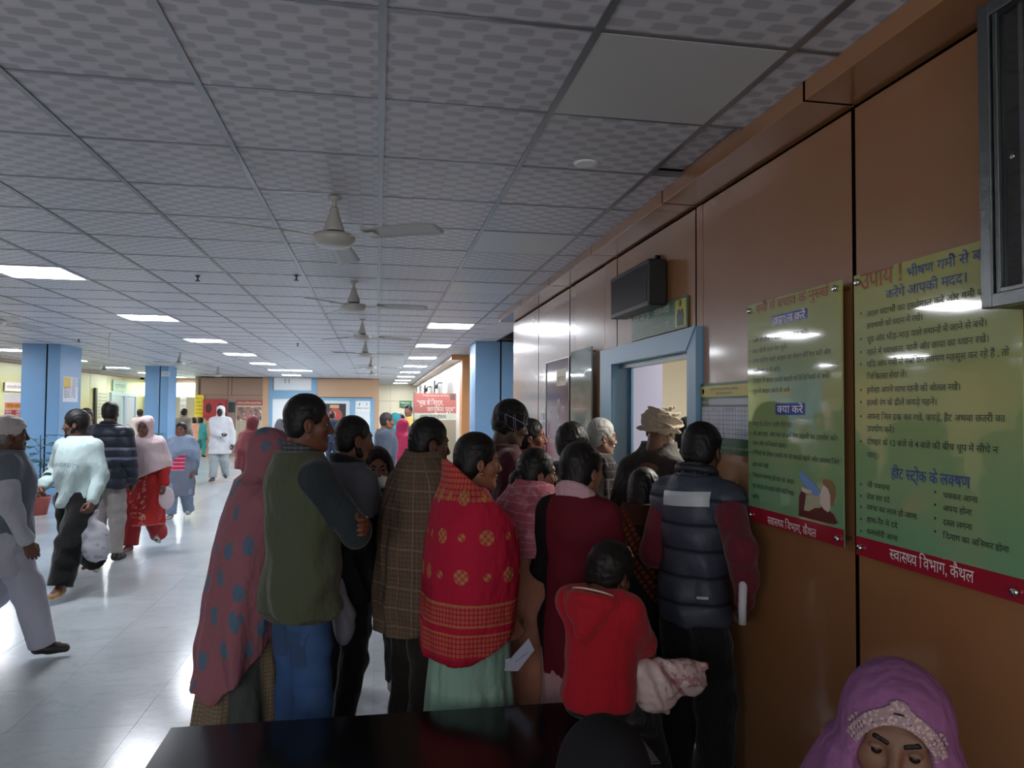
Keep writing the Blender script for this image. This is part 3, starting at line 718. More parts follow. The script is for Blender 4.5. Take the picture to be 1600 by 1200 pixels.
# ---- far wall across the hall, Y = 25.7
FY = 26.6; fx = lambda px: at_y(px, 640, FY)[0]; fz = lambda py, px=450: at_y(px, py, FY)[2]
m_pk = M('brown_board', 'a08272', .4, .4, coord='World'); m_pk.mix(m_pk.noise(1.5, 3)*.4, '8c7062')
fwl = tag(box('wall_far', m_seam, fx(313), fx(592), FY+.02, FY+.2, 0, CEIL+.1), kind='structure')
for a, b in ((313, 355), (355.8, 361), (361.8, 410)): box('panel', m_pk.m, fx(a), fx(b), FY, FY+.03, fz(618), fz(591.5), fwl)
for a, b in ((313, 355), (355.5, 410)): box('panel', m_pk.m, fx(a), fx(b), FY, FY+.03, 0, fz(618.4), fwl)
box('lower_panel', m_lam2.m, fx(313), fx(350), FY-.02, FY+.02, 0, fz(650), fwl)
for a, b in ((410, 420.5), (582, 592)): box('panel', m_lam2.m, fx(a), fx(b), FY-.02, FY+.03, 0, fz(590), fwl)
box('panel', m_lam2.m, fx(495), fx(582), FY, FY+.03, fz(620), fz(591), fwl)
tag(box('trim_5', plain('cornice_brown', '7a5a44', .4), fx(313), fx(592), FY-.12, FY+.03, fz(590.5), CEIL), kind='structure')
fd = tag(empty('door_3', (0, FY, 0)), kind='structure')
def fb(nm, m, a, b, c, e, y=0, t=.05, par=fd): return box(nm, m, fx(a), fx(b), y-t, y, fz(e), fz(c), par)
fb('frame_side', m_bluef, 420, 426, 588, 745); fb('frame_side', m_bluef, 486, 495, 588, 745)
MB().prism([(fx(419), fz(615.5)), (fx(426), fz(610)), (fx(487), fz(610)), (fx(494), fz(615.5)), (fx(487), fz(622.5)), (fx(426), fz(622.5))], -.09, -.02, 'y').build('frame_header', m_bluef, fd)
fb('leaf', m_white, 426, 486, 622, 745, .02, .03)
cab = tag(empty('wall_cabinet', (0, FY, 0)), 'white two-door cupboard above the blue framed far door', 'cabinet')
fb('body', m_white, 427, 487, 589, 610, .1, .12, cab); fb('door', m_white, 427.3, 448.5, 589.5, 609.5, -.02, .02, cab); fb('door', m_white, 449, 486.7, 589.5, 609.5, -.02, .02, cab)
for a in (444.5, 450.8): fb('handle', m_alu.m, a, a+1, 592, 599, -.04, .02, cab)
fg = tag(empty('door_4', (0, FY, 0)), kind='structure')
for a in ((487, 585, 621, 625.5), (495, 499, 625, 745), (546.5, 554.5, 625, 745), (579, 585, 625, 745)): fb('frame_bar', m_bluef, *a, 0, .06, fg)
fb('glass_leaf', plain('white_glass', 'd4dfe2', .15), 499, 546.5, 625.5, 745, -.01, .02, fg); fb('side_light', plain('white_glass2', 'dde4e6', .2), 554.5, 579, 625.5, 690, -.01, .02, fg)
# opening at the far end with glowing transoms
BY = 28.5; bx = lambda px: at_y(px, 640, BY)[0]; bz = lambda py, px=250: at_y(px, py, BY)[2]
wb = tag(MB().box(-11, fx(313), BY+.1, BY+.2, bz(598), CEIL+.1).box(bx(201), bx(206), BY, BY+.1, 0, bz(597)).box(bx(312), bx(316), BY, BY+.1, 0, bz(597)).build('wall_back', m_lam2.m), kind='structure')
m_glow = emis('daylit_glass', 'd8f0dc', WINDOW_EMIT)
for i, (a, b) in enumerate(((206, 258), (259, 312))):
    wn = tag(empty('window_%d' % (i+1), (0, BY, 0)), kind='structure'); box('pane', m_glow, bx(a), bx(b), .02, .04, bz(619.5), bz(598), wn)
    f = MB().box(bx(a)-.03, bx(a)+.03, -.02, .06, bz(621), bz(597)).box(bx(b)-.03, bx(b)+.03, -.02, .06, bz(621), bz(597)).box(bx(a), bx(b), -.02, .06, bz(621), bz(619.2)).box(bx(a), bx(b), -.02, .06, bz(598.2), bz(597)); f.build('frame', plain('pale_green_frame', 'a8bca0', .4), wn)
tag(box('wall_beyond', m_cream, -11, -5.9, 32.5, 32.6, 0, CEIL+.1), kind='structure')
tag(box('wall_beyond_side', m_lam2.m, -6.1, -6.0, FY+.2, 31.6, 0, CEIL+.1), kind='structure')
area('corridor_lamp', (-8, 29.5, 2.6), (0, 0, 0), 2, 1.2, 60, (1, 1, .92))
# ---- left wall
LX = -8.2
wl_ = tag(box('wall_left', m_seam, LX-.2, LX-.012, 6.0, 28.5, 0, CEIL+.1), kind='structure')
m_lamg = M('green_lit_laminate', 'c2c088', .28, .5, coord='World'); m_lamg.mix(m_lamg.noise(1, 3)*.4, 'b4b07c')  # greenish light on the far part of this wall is put into its colour
ys = [6, 9, 12, 14.2, 16.4, 17.8, 19.2, 20.6, 22.0, 23.4, 24.8, 26.2, 28.5]
for a, b in zip(ys[:-1], ys[1:]): MB().box(LX-.015, LX, a+.01, b-.01, 0, 2.62, .002).build('panel', m_lam.m if b < 18 else m_lamg.m, wl_)
tag(box('trim_6', plain('cornice_rose', 'a89088', .4), LX-.02, LX+.12, 6, 27.6, 2.63, CEIL), kind='structure')
d5 = tag(empty('door_5', (LX, 0, 0)), kind='structure')
for a, b, c, e in ((25.0, 25.1, 0, 2.1), (27.35, 27.45, 0, 2.1), (25.1, 27.35, 2.0, 2.1), (26.2, 26.4, 0, 2.0)): box('frame_bar', plain('pale_blue_frame', '9fb4c0', .35), 0, .07, a, b, c, e, d5)
box('leaf', plain('pale_glass_leaf', 'c4d4cc', .2), 0, .03, 25.1, 26.2, 0, 2.0, d5); box('leaf', plain('pale_grey_leaf', 'b4bcc0', .3), 0, .03, 26.4, 27.35, 0, 2.0, d5); box('leaf_panel', ink('8c9c94') if False else plain('leaf_panel', '9cb0a4', .4), .03, .04, 25.35, 25.95, .9, 1.8, d5)
# closing walls behind the camera
tag(box('wall_near', m_lam.m, -12, 1.6, -3.1, -3, 0, CEIL+.1), kind='structure'); tag(box('wall_left_near', m_lam.m, -8.6, -8.5, -3, .3, 0, CEIL+.1), kind='structure')
# ------------------------------------------------------------------ lettering (flat print): glyph outlines with a small Devanagari shaper
_G = {}
def _raw(txt, off):
    c = bpy.data.curves.new('t', 'FONT'); c.body = txt; c.offset = off; c.resolution_u = 2; o = bpy.data.objects.new('t', c); COL.objects.link(o)
    dg = bpy.context.evaluated_depsgraph_get(); dg.update(); me = o.evaluated_get(dg).to_mesh(); me.calc_loop_triangles()
    V = np.array([v.co[:2] for v in me.vertices]).reshape(-1, 2); T = np.array([t.vertices[:] for t in me.loop_triangles], int).reshape(-1, 3)
    bpy.data.objects.remove(o); bpy.data.curves.remove(c); return V, T
def glyph(ch, off=0.0):
    k = (ch, off)
    if k in _G: return _G[k]
    if ch == ' ': _G[k] = (np.zeros((0, 2)), np.zeros((0, 3), int), .26); return _G[k]
    V, T = _raw(ch, off); B, _ = _raw('I', 0); V2, _ = _raw(ch+'I', 0); adv = V2[:, 0].max()-B[:, 0].max()
    _G[k] = (V, T, float(adv)); return _G[k]
def clipx(V, T, x1):
    oV, oT = [], []
    for t in T:
        P = [tuple(V[i]) for i in t]; Q = []
        for i in range(3):
            a, b = P[i], P[(i+1) % 3]; ia, ib = a[0] <= x1, b[0] <= x1
            if ia: Q.append(a)
            if ia != ib: u = (x1-a[0])/(b[0]-a[0]); Q.append((x1, a[1]+u*(b[1]-a[1])))
        if len(Q) >= 3:
            n = len(oV); oV += Q
            for i in range(1, len(Q)-1): oT.append((n, n+i, n+i+1))
    return np.array(oV).reshape(-1, 2), np.array(oT, int).reshape(-1, 3)
STEM = set('सवथधतनमयखचषगणपबलजशभघञझ'); VIR = '्'; MAT = set('ािीुूृेैोौंँॉॅः़')
def shape(txt):
    """-> list of (kind, char) in visual order"""
    out = []; i = 0; n = len(txt)
    iscons = lambda c: 'क' <= c <= 'ह' or c in 'ड़ढ़'
    while i < n:
        c = txt[i]
        if not iscons(c): out.append(('g', c)); i += 1; continue
        cl = []; reph = False; j = i
        if c == 'र' and j+2 < n and txt[j+1] == VIR and iscons(txt[j+2]): reph = True; j += 2
        while True:
            cl.append(txt[j]); j += 1
            while j < n and txt[j] == '़': cl[-1] = {'ड': 'ड़', 'ढ': 'ढ़'}.get(cl[-1], cl[-1]); j += 1
            if j+1 < n and txt[j] == VIR and iscons(txt[j+1]): j += 1; continue
            break
        sub = False
        if len(cl) > 1 and cl[-1] == 'र': sub = True; cl = cl[:-1]
        ms = []
        while j < n and txt[j] in MAT: ms.append(txt[j]); j += 1
        if 'ि' in ms: out.append(('g', 'ि')); ms.remove('ि')
        for q in cl[:-1]: out.append(('h' if q in STEM else 'k' if q in 'कफ' else 'v', q))
        out.append(('g', cl[-1]))
        if sub: out.append(('z', VIR))
        low = [m for m in ms if m in 'ुूृ']; sp = [m for m in ms if m in 'ाीोौॉ']; top = [m for m in ms if m in 'ेैंँॅ']
        for m in low+sp: out.append(('g', m))
        if reph: out.append(('g', 'ॆ'))
        for m in top: out.append(('g', m))
        i = j
    return out
def line(txt, size, off=0.0, track=0.0):
    VV, TT, b, x = [], [], 0, 0.0
    for kind, ch in shape(txt):
        V, T, adv = glyph(ch, off)
        if kind == 'h': V, T = clipx(V, T, adv-.135); adv -= .15
        elif kind == 'k': V, T = clipx(V, T, adv-.17); adv -= .17
        elif kind == 'v': 
            V2, T2, _ = glyph(VIR, off); V2 = V2+[adv, 0]; T = np.concatenate([T, T2+len(V)]); V = np.concatenate([V, V2])
        if len(V): VV.append(V+[x, 0]); TT.append(T+b); b += len(V)
        if ch == 'ि': adv -= .11
        x += (0 if kind == 'z' else adv)+(track if adv > .05 else 0)
    return np.concatenate(VV)*size, np.concatenate(TT), x*size
def lettering(items, mat, parent, z=.0015, name='lettering', squash=1.0):
    """items: (text, x, y, size, align, weight[, width])  in the board's own plane"""
    VV, TT, b = [], [], 0
    for it in items:
        t, x, y, sz, al = it[:5]; off = it[5] if len(it) > 5 else 0.0
        V, T, wd = line(t, sz, off)
        if len(it) > 6 and it[6]: V = V*[it[6]/wd, 1]; wd = it[6]
        V = V+[x-(wd/2 if al == 'c' else wd if al == 'r' else 0), y]; VV.append(V); TT.append(T+b); b += len(V)
    V = np.concatenate(VV); T = np.concatenate(TT); V = np.column_stack([V, np.full(len(V), z)])
    return tag(mesh_obj(name, V, T, mat, parent), kind='stuff')
def face_mat(loc, facing):
    c = {'-x': ((0, -1, 0), (0, 0, 1), (-1, 0, 0)), '-y': ((1, 0, 0), (0, 0, 1), (0, -1, 0)), '+x': ((0, 1, 0), (0, 0, 1), (1, 0, 0))}[facing]
    return Matrix([[c[0][i], c[1][i], c[2][i], loc[i]] for i in range(3)]+[[0, 0, 0, 1]])
def ink(c, r=.4): return plain('ink_'+(c if isinstance(c, str) else '%d' % (c[0]*255)), c, r)
def rrect(x0, x1, y0, y1, z, r=.01, t=.001):
    P = []
    for cx, cy, a0 in ((x1-r, y1-r, 0), (x0+r, y1-r, 90), (x0+r, y0+r, 180), (x1-r, y0+r, 270)):
        for k in range(5): a = math.radians(a0+k*22.5); P.append((cx+r*math.cos(a), cy+r*math.sin(a)))
    return MB().prism(P, z-t, z)

# ------------------------------------------------------------------ the two big acrylic health posters
def acrylic(c1, c2, h):
    m = M('printed_acrylic', c1, .06, .55, coord='Object', **{'Coat Weight': 1.0, 'Coat Roughness': .02}); m.mix(((m.y/h)*-1.0+.5).clamp(), c2); return m.m
PXX = WX-.045
def big_poster(label, y_near, y_far, z0, z1):
    W = y_far-y_near; Hh = z1-z0; r = tag(empty('poster', mat=face_mat((WX-.045, (y_near+y_far)/2, (z0+z1)/2), '-x')), label, 'poster', 'green health posters on standoffs')
    box('acrylic_sheet', acrylic('b2b468', '74a882', Hh), -W/2, W/2, -Hh/2, Hh/2, -.006, 0, r)
    box('red_footer', plain('footer_red', '9c2234', .12), -W/2, W/2, -Hh/2, -Hh/2+.058, -.002, .0008, r)
    for sx in (-1, 1):
        for sy in (-1, 1):
            x, y = sx*(W/2-.025), sy*(Hh/2-.025); sc = MB().lathe([(.004, .014), (.009, .013), (.011, .009), (.011, 0), (.007, -.002), (.007, -.045)][::-1], (x, y, 0), 18).build('standoff_screw', m_steel, r, True)
    return r, W, Hh

def ploc(r, px, py):                       # photo pixel -> the board's own plane
    m = r.matrix_world; n = np.array(m.col[2][:3]); p0 = np.array(m.col[3][:3]); d = ray(px, py); c = np.array([0, 0, CAM_Z]); t = ((p0-c)@n)/(d@n); q = c+d*t-p0
    return float(q@np.array(m.col[0][:3])), float(q@np.array(m.col[1][:3]))
def PT(r, t, xl, y, xr, size, off=.004, fit=True):
    a = ploc(r, xl, y); b = ploc(r, xr, y); return (t, a[0], a[1]-size*.32, size, 'l', off, (b[0]-a[0]) if fit else None)
def bullets(r, L, x, size): return [('•', ploc(r, x, y)[0], ploc(r, x, y)[1]-size*.3, size, 'l') for y in L]
p1, W, Hh = big_poster('green poster with drinking figure and blue title boxes, beside the roster board', at_x(1316, 640, PXX)[1], at_x(1169, 640, PXX)[1], 1.185, 2.055)
brn, blu, drk, wht = ink('9c4a30'), ink('2c4a8c'), ink('1c3018'), ink('f0e4e4')
lettering([PT(p1, 'गर्मी से बचाव के नुस्खे', 1181, 484, 1296, .050, .010)], brn, p1)
for a, b, c, d in ((1206, 1262, 509, 494), (1212, 1258, 648, 630)):
    q = ploc(p1, a, c); e = ploc(p1, b, c); g = ploc(p1, a, d); rrect(q[0], e[0], q[1], g[1], .0012, .008).build('title_box', ink('2b48a0', .15), p1)
lettering([PT(p1, 'क्या न करें', 1209, 502, 1259, .040, .008), PT(p1, 'क्या करें', 1215, 639.5, 1255, .040, .008)], wht, p1, .0022)
S = .024
L1 = [('गर्मी के दौरान बाहर काम कम करें।', 534, 1264), ('कम चीनी वाले पेय चुनें।', 550, 1231), ('उच्च प्रोटीन वाले आहार का सेवन सीमित करें और', 565, 1299), ('बासी खाना से बचें।', 581, 1220), ('दोपहर में बाहर वाली बाहरी गतिविधियों से बचें।', 596, 1298), ('धूप में बाहर जाने से बचें', 612, 1234), ('यात्रा के दौरान पानी पीते रहें।', 662, 1239), ('ओ.आर.एस. और घर पर बने पेय पदार्थों का उपयोग करें।', 677, 1310), ('फल और सब्जियां खाएं।', 692, 1230), ('गर्मियों के दौरान हल्के रंग के कपड़े पहनें और अपना सिर', 707, 1312), ('ढक कर रखें', 725, 1201), ('जितना संभव हो घर के अंदर', 742, 1241), ('या छाया में रहने की कोशिश', 758.5, 1241), ('करें।', 775, 1187)]
lettering([PT(p1, t, 1176.5, y, x, S) for t, y, x in L1]+bullets(p1, (534, 550, 565, 596, 612, 662, 677, 692, 707, 742), 1171.5, .03), drk, p1)
lettering([PT(p1, 'स्वास्थ्य विभाग, कैथल', 1200, 812.5, 1276, .044, .004)], wht, p1, .0022)
def flat(pts, mat, par, z, name='drawing'): return MB().prism([ploc(par, 1160+x/5, 620+y/5) for x, y in pts], z-.0008, z).build(name, mat, par)
flat([(442, 930), (445, 780), (462, 730), (495, 745), (492, 800), (480, 885), (520, 895), (570, 868), (605, 870), (620, 860), (690, 900), (715, 920), (735, 965), (750, 985), (720, 998), (650, 985)], ink('5a2018'), p1, .0012)
flat([(632, 690), (615, 740), (605, 765), (608, 830), (628, 862), (640, 880), (672, 902), (688, 880), (690, 830), (705, 800), (690, 740), (670, 700)], ink('d8c8bc'), p1, .0016)
flat([(628, 660), (655, 640), (700, 655), (728, 700), (730, 770), (705, 860), (692, 850), (690, 770), (672, 720), (640, 690)], ink('8a6a3c'), p1, .0020)
flat([(447, 610), (470, 582), (492, 605), (600, 720), (612, 760), (585, 775), (550, 760), (455, 650)], ink('6a98d0'), p1, .0022)
flat([(470, 700), (490, 712), (555, 740), (535, 755), (495, 752), (468, 735)], ink('d8c0b4'), p1, .0026)
p2, W, Hh = big_poster('tall green poster with a large brown headline, partly behind the aluminium case', at_x(1598, 640, PXX)[1], at_x(1336, 640, PXX)[1], 1.177, 2.055)
lettering([PT(p2, 'उपाय !', 1345, 441, 1411, .078, .014)], brn, p2)
lettering([PT(p2, 'भीषण गर्मी से बचने में', 1417, 427, 1584, .040, .008), PT(p2, 'करेंगे आपकी मदद।', 1385, 461, 1513, .040, .008)], blu, p2)
t2 = [('तरल पदार्थों का इस्तेमाल करें और गर्मी के', 491, 1540), ('लक्षणों को ध्यान में रखें।', 510, 1443), ('धूप और भीड़-भाड़ वाले स्थानों में जाने से बचें।', 531, 1544), ('खाने में स्वच्छता, पानी और छाया का ध्यान रखें।', 551, 1547), ('यदि आप गर्मी से संबंधित लक्षण महसूस कर रहे हैं , तो', 570, 1578), ('चिकित्सा सेवा लें।', 589, 1418), ('हमेशा अपने साथ पानी की बोतल रखें।', 610, 1502), ('हल्के रंग के ढीले कपड़े पहनें।', 629.5, 1465), ('अपना सिर ढक कर रखें, कपड़े, हैट अथवा छतरी का', 651, 1571), ('उपयोग करें।', 670, 1398), ('दोपहर के 12 बजे से 4 बजे की बीच धूप में सीधे न', 690, 1560), ('जाएं।', 710.5, 1374)]
lettering([PT(p2, t, 1355, y, x, .026, .005) for t, y, x in t2]+[PT(p2, t, 1355, y, x, .0235, .004) for t, y, x in (('जी घबराना', 757, 1391), ('तेज सर दर्द', 775.5, 1391), ('त्वचा का लाल हो जाना', 792, 1433), ('हाथ-पैर में दर्द', 811, 1403), ('कमजोरी आना', 830, 1403))]
  +[PT(p2, t, 1474, y, x, .0235, .004) for t, y, x in (('चक्कर आना', 773.5, 1528), ('अपच होना', 793.5, 1519), ('दस्त लगना', 815.5, 1519.5), ('दिमाग का अस्थिर होना', 836.5, 1577))]
  +bullets(p2, (491, 531, 551, 570, 610, 629, 651, 690, 757, 775, 792, 811, 830), 1344, .032)+bullets(p2, (769, 789, 810, 830.5), 1459.5, .03), drk, p2)
lettering([PT(p2, 'हीट स्ट्रोक के लक्षण', 1393, 739, 1516, .045, .012)], blu, p2)
lettering([PT(p2, 'स्वास्थ्य विभाग, कैथल', 1391, 865, 1522, .046, .004)], wht, p2, .0022)

# ------------------------------------------------------------------ other boards on the wood wall
def wboard(name, label, cat, y_near, y_far, z0, z1, off=.012, **kw):
    r = tag(empty(name, mat=face_mat((WX-off, (y_near+y_far)/2, (z0+z1)/2), '-x')), label, cat, **kw); return r, y_far-y_near, z1-z0
a = at_x(1099, 598, WX)[1]; b = at_x(1172, 700, WX)[1]
r, W, Hh = wboard('roster_board', 'green and white duty roster board with yellow header, between door and poster', 'board', 2.86, a, 1.435, 1.752)
box('board', plain('roster_green', '2c5a34', .35), -W/2, W/2, -Hh/2, Hh/2, -.008, 0, r)
box('header', plain('roster_yellow', 'c8b83c', .35), -W/2+.004, W/2, Hh/2-.062, Hh/2-.012, 0, .001, r)
box('name_strip', plain('paper_white', 'c4c8d4', .5), -W/2+.09, W/2, Hh/2-.10, Hh/2-.072, 0, .001, r)
box('table_sheet', plain('paper_white', 'c4c8d4', .5), -W/2+.01, W/2, -Hh/2+.07, Hh/2-.108, 0, .001, r)
g = MB(); ty0, ty1 = -Hh/2+.07, Hh/2-.108
for i in range(8): y = ty0+(ty1-ty0)*i/7; g.box(-W/2+.01, W/2, y-.0008, y+.0008, .001, .0015)
for i in range(12): x = -W/2+.01+(W-.01)*[0, .16, .38, .48, .55, .60, .66, .72, .78, .84, .9, .97][i]; g.box(x-.0007, x+.0007, ty0, ty1, .001, .0015)
tag(g.build('table_rule', ink('4a5078'), r), kind='stuff')
lettering([('DISTRICT CIVIL HOSPITAL, KAITHAL', .0, Hh/2-.034, .017, 'c', .01), ('DOCTOR ON DUTY', .0, Hh/2-.054, .017, 'c', .01)], ink('4a4420'), r, .0022)
lettering([('दिनांक व समय', -W/2+.012, Hh/2-.094, .016, 'l', .004)], wht, r)
lettering([('क्रम', -W/2+.03, ty1-.014, .011, 'l'), ('चिकित्सक', -W/2+.12, ty1-.014, .011, 'l'), ('सोम मंगल बुध गुरु शुक्र शनि', -W/2+.24, ty1-.014, .011, 'l')], ink('2a3060'), r, .0022)
lettering([('नोट', 0, -Hh/2+.045, .014, 'c'), ('सभी डॉक्टर अपने निर्धारित समय के अनुसार उपलब्ध रहेंगे', 0, -Hh/2+.022, .014, 'c', 0, W*.92)], ink('a8c4a8'), r)
MB().lathe([(.0, 0), (.012, 0), (.012, .001), (0, .001)], (-W/2+.025, Hh/2-.036, 0), 16).build('emblem', ink('b07820'), r)
# green room sign above the door
r, W, Hh = wboard('room_sign', 'green room number sign with yellow doctor symbol, above the blue door', 'sign', 3.50, 4.33, 2.045, 2.205)
box('board', plain('sign_green', '3f6a4c', .35), -W/2, W/2, -Hh/2, Hh/2, -.008, 0, r)
rrect(W/2-.155, W/2-.015, -Hh/2+.01, Hh/2-.01, .0012, .006).build('symbol_panel', plain('sign_yellow', 'bcb848', .35), r)
lettering([('कमरा नंबर 2A', -W/2+.04, .022, .066, 'l', .006, .26), ('Room No. 2A', -W/2+.04, -.058, .062, 'l', .006, .26), ('मेडिसिन ओपीडी', -W/2+.38, .026, .05, 'l', .004, .22), ('Medicine OPD', -W/2+.38, -.052, .046, 'l', .004, .22)], ink('d8e0d4'), r)
q = W/2-.085; k2 = ink('1c2818')
MB().prism([(q+.016*math.cos(t), .048+.019*math.sin(t)) for t in np.linspace(0, 2*PI, 16)[:-1]], .0014, .002).build('symbol', k2, r)
MB().prism([(q-.042, -.065), (q+.042, -.065), (q+.044, -.01), (q+.030, .018), (q+.012, .024), (q, .004), (q-.012, .024), (q-.030, .018), (q-.044, -.01)], .0014, .002).build('symbol', k2, r)
# LED token display hanging from brackets
r = tag(empty('token_display', mat=face_mat((WX-.115, 4.10, 2.315), '-x')), 'black LED token display box mounted over the green room sign', 'display')
MB().box(-.33, .33, -.125, .125, -.105, 0, .006).build('casing', m_black, r); box('screen', plain('dark_red_screen', '1c1418', .5, .2), -.305, .305, -.10, .10, 0, .002, r)
for x in (-.2, .2): MB().box(x-.012, x+.012, .12, .17, -.112, -.085).box(x-.012, x+.012, .15, .17, -.115, -.095).build('bracket', m_black, r)
MB().lathe([(0, 0), (.006, 0), (.006, .004), (0, .004)], (0, 0, 0), 10).build('indicator', plain('red_dot', '802028', .3), r)
# two boards between door and end of the wall
def simple_board(name, label, cat, y0, y1, z0, z1, body, off=.02, t=.012, frame=None, **kw):
    r, W, Hh = wboard(name, label, cat, y0, y1, z0, z1, off, **kw); box('board', body, -W/2, W/2, -Hh/2, Hh/2, -t, 0, r)
    if frame:
        f = MB(); q = .012
        for a in ((-W/2-q, W/2+q, Hh/2, Hh/2+q), (-W/2-q, W/2+q, -Hh/2-q, -Hh/2), (-W/2-q, -W/2, -Hh/2, Hh/2), (W/2, W/2+q, -Hh/2, Hh/2)): f.box(*a, -t, .006)
        f.build('frame', frame, r)
    return r, W, Hh
r, W, Hh = simple_board('citizen_board', 'pale green acrylic board next to the blue door frame', 'board', 5.09, 5.66, 1.17, 2.08, acrylic('9fb0a0', '8aa090', .9), .045)
it = [('अस्पताल में उपलब्ध सुविधाएं', 0, .36, .05, 'c', .006, .45)]+[(t, -.24, .28-i*.065, .028, 'l') for i, t in enumerate(('आपातकालीन सेवा', 'ओ.पी.डी. सेवा', 'प्रयोगशाला जांच', 'एक्स-रे जांच', 'टीकाकरण', 'दवा वितरण', 'परिवार नियोजन', 'प्रसूति सेवा'))]
lettering(it, ink('54685c'), r)
for sx in (-1, 1): MB().lathe([(.008, -.04), (.008, .006), (.004, .009)], (sx*(W/2-.03), Hh/2-.03, 0), 12).build('standoff_screw', m_steel, r)
r, W, Hh = simple_board('maroon_board', 'glossy maroon framed board with cream title box, near the switch plate', 'board', 5.80, 6.62, 1.17, 2.05, plain('maroon_print', '6c2c34', .1), .02, .012, m_alu.m)
rrect(-.02, .30, .22, .36, .0012, .005).build('title_box', ink('c8b890'), r); lettering([('सूचना पट्ट', .14, .26, .06, 'c', .006)], ink('6c2c34'), r, .0022)
lettering([('मातृत्व वंदना', -.28, .0, .07, 'l', .004, .26), ('जननी सुरक्षा', -.28, -.28, .06, 'l', .004, .24), ('योजना', .16, .02, .05, 'l')], ink('d0b8b8'), r)
for cx, cy in ((.06, .03), (-.3, -.15), (.1, -.18)):
    MB().prism([(cx+.045*math.cos(t), cy+.085*math.sin(t)) for t in np.linspace(0, 2*PI, 20)[:-1]], .0008, .0014).build('oval', ink('d8c8c4'), r); MB().prism([(cx+.03*math.cos(t), cy+.065*math.sin(t)) for t in np.linspace(0, 2*PI, 20)[:-1]], .0014, .002).build('oval', ink('7a4048'), r)
r, W, Hh = simple_board('switch_plate', 'white switch plate with three switches on the wood wall', 'switch', 6.70, 6.92, 1.33, 1.64, m_white, .012, .012)
for i in range(3):
    for j in range(2): box('switch', plain('switch_grey', 'c8ccd0', .4), -.075+j*.08, -.01+j*.08, -.12+i*.085, -.055+i*.085, 0, .008, r, .003)
# aluminium glazed case near the camera
y1 = at_x(1533, 483, 1.38)[1]; zb = at_x(1533, 483, 1.38)[2]; z1 = 2.575; y0 = y1-.85
r = tag(empty('notice_case', mat=face_mat((1.38, (y0+y1)/2, (zb+z1)/2), '-x')), 'scuffed aluminium glazed notice case projecting from the wall by the ceiling', 'case'); W = y1-y0; Hh = z1-zb
for sx in (-1, 1): MB().box(sx*(W/2)-(.032 if sx > 0 else 0), sx*(W/2)+(0 if sx > 0 else .032), -Hh/2, Hh/2, -.03, 0, .002).box(sx*(W/2-.040)-.006, sx*(W/2-.040)+.006, -Hh/2+.03, Hh/2-.03, -.03, -.008, .002).build('stile', m_alu.m, r)
MB().box(-W/2+.030, W/2-.030, -Hh/2, -Hh/2+.032, -.03, -.001, .002).box(-W/2+.045, W/2-.045, -Hh/2+.032, -Hh/2+.044, -.03, -.008, .002).build('bottom_rail', m_alu.m, r)
MB().box(-W/2+.030, W/2-.030, Hh/2-.032, Hh/2, -.03, -.001, .002).build('top_rail', m_alu.m, r)
MB().box(-W/2+.002, W/2-.002, -Hh/2+.002, -Hh/2+.012, -.148, -.03).box(-W/2+.002, W/2-.002, Hh/2-.012, Hh/2, -.148, -.03).box(-W/2+.002, -W/2+.012, -Hh/2+.012, Hh/2-.012, -.148, -.03).box(W/2-.012, W/2-.002, -Hh/2+.012, Hh/2-.012, -.148, -.03).build('casing', plain('case_dark', '3a3e3e', .4), r)
box('back_panel', plain('case_back', '8a8478', .6), -W/2+.012, W/2-.012, -Hh/2+.012, Hh/2-.012, -.14, -.135, r)
box('inner_post', m_alu.m, -W/2+.085, -W/2+.097, -Hh/2+.012, Hh/2-.012, -.06, -.03, r)
gm = M('case_glass', 'ffffff', .03, .5, **{'Transmission Weight': 1.0, 'IOR': 1.45}); box('glass', gm.m, -W/2+.046, W/2-.046, -Hh/2+.044, Hh/2-.03, -.022, -.018, r)
box('notice', ink('28304c'), -W/2+.11, -W/2+.33, -.20, .02, -.135, -.132, r); box('notice', ink('b0b4a0'), -W/2+.11, -W/2+.33, .06, .30, -.135, -.132, r)
MB().lathe([(0, .0), (.006, 0), (.005, .004), (0, .005)], (-W/2+.075, -.02, -.02), 12).build('screw', m_steel, r)

# ------------------------------------------------------------------ banner and panels by the orange pillar
KY = 15.6; kx = lambda px: at_y(px, 640, KY)[0]; kz = lambda py: at_y(680, py, KY)[2]
r = tag(empty('banner_stand', mat=face_mat(((kx(647)+kx(714))/2, KY, 0), '-y')), 'salmon pink health banner on a framed stand beside the orange pillar', 'banner'); W = kx(714)-kx(647)
for sx in (-1, 1): box('post', m_alu.m, sx*W/2-.015, sx*W/2+.015, 0, kz(613), -.03, 0, r)
box('banner', plain('salmon_print', 'c4746c', .4), -W/2, W/2, kz(645.5), kz(614.5), -.01, .004, r); box('caption_strip', ink('d8dccc'), -W/2, W/2, kz(655), kz(646.5), -.01, .004, r); box('lower_print', ink('a89c88'), -W/2, W/2, .4, kz(656), -.01, .004, r)
zc = kz(622); lettering([('“भूख के विरुद्ध,', -W*.44, kz(633), .15, 'l', .008, W*.62), ('जागरूकता युद्ध”', W*.46, kz(643), .14, 'r', .008, W*.66)], ink('f4e8e0'), r, .006); lettering([('जिला स्वास्थ्य समिति', 0, kz(619.5), .05, 'c', 0, W*.6)], ink('f4e8e0'), r, .006)
lettering([('स्वास्थ्य विभाग हरियाणा', -.05, kz(653.5), .09, 'c', .004, W*.6)], ink('3c4438'), r, .006); box('photo', ink('6c5c58'), W*.34, W*.46, kz(625), kz(615.5), .004, .006, r)
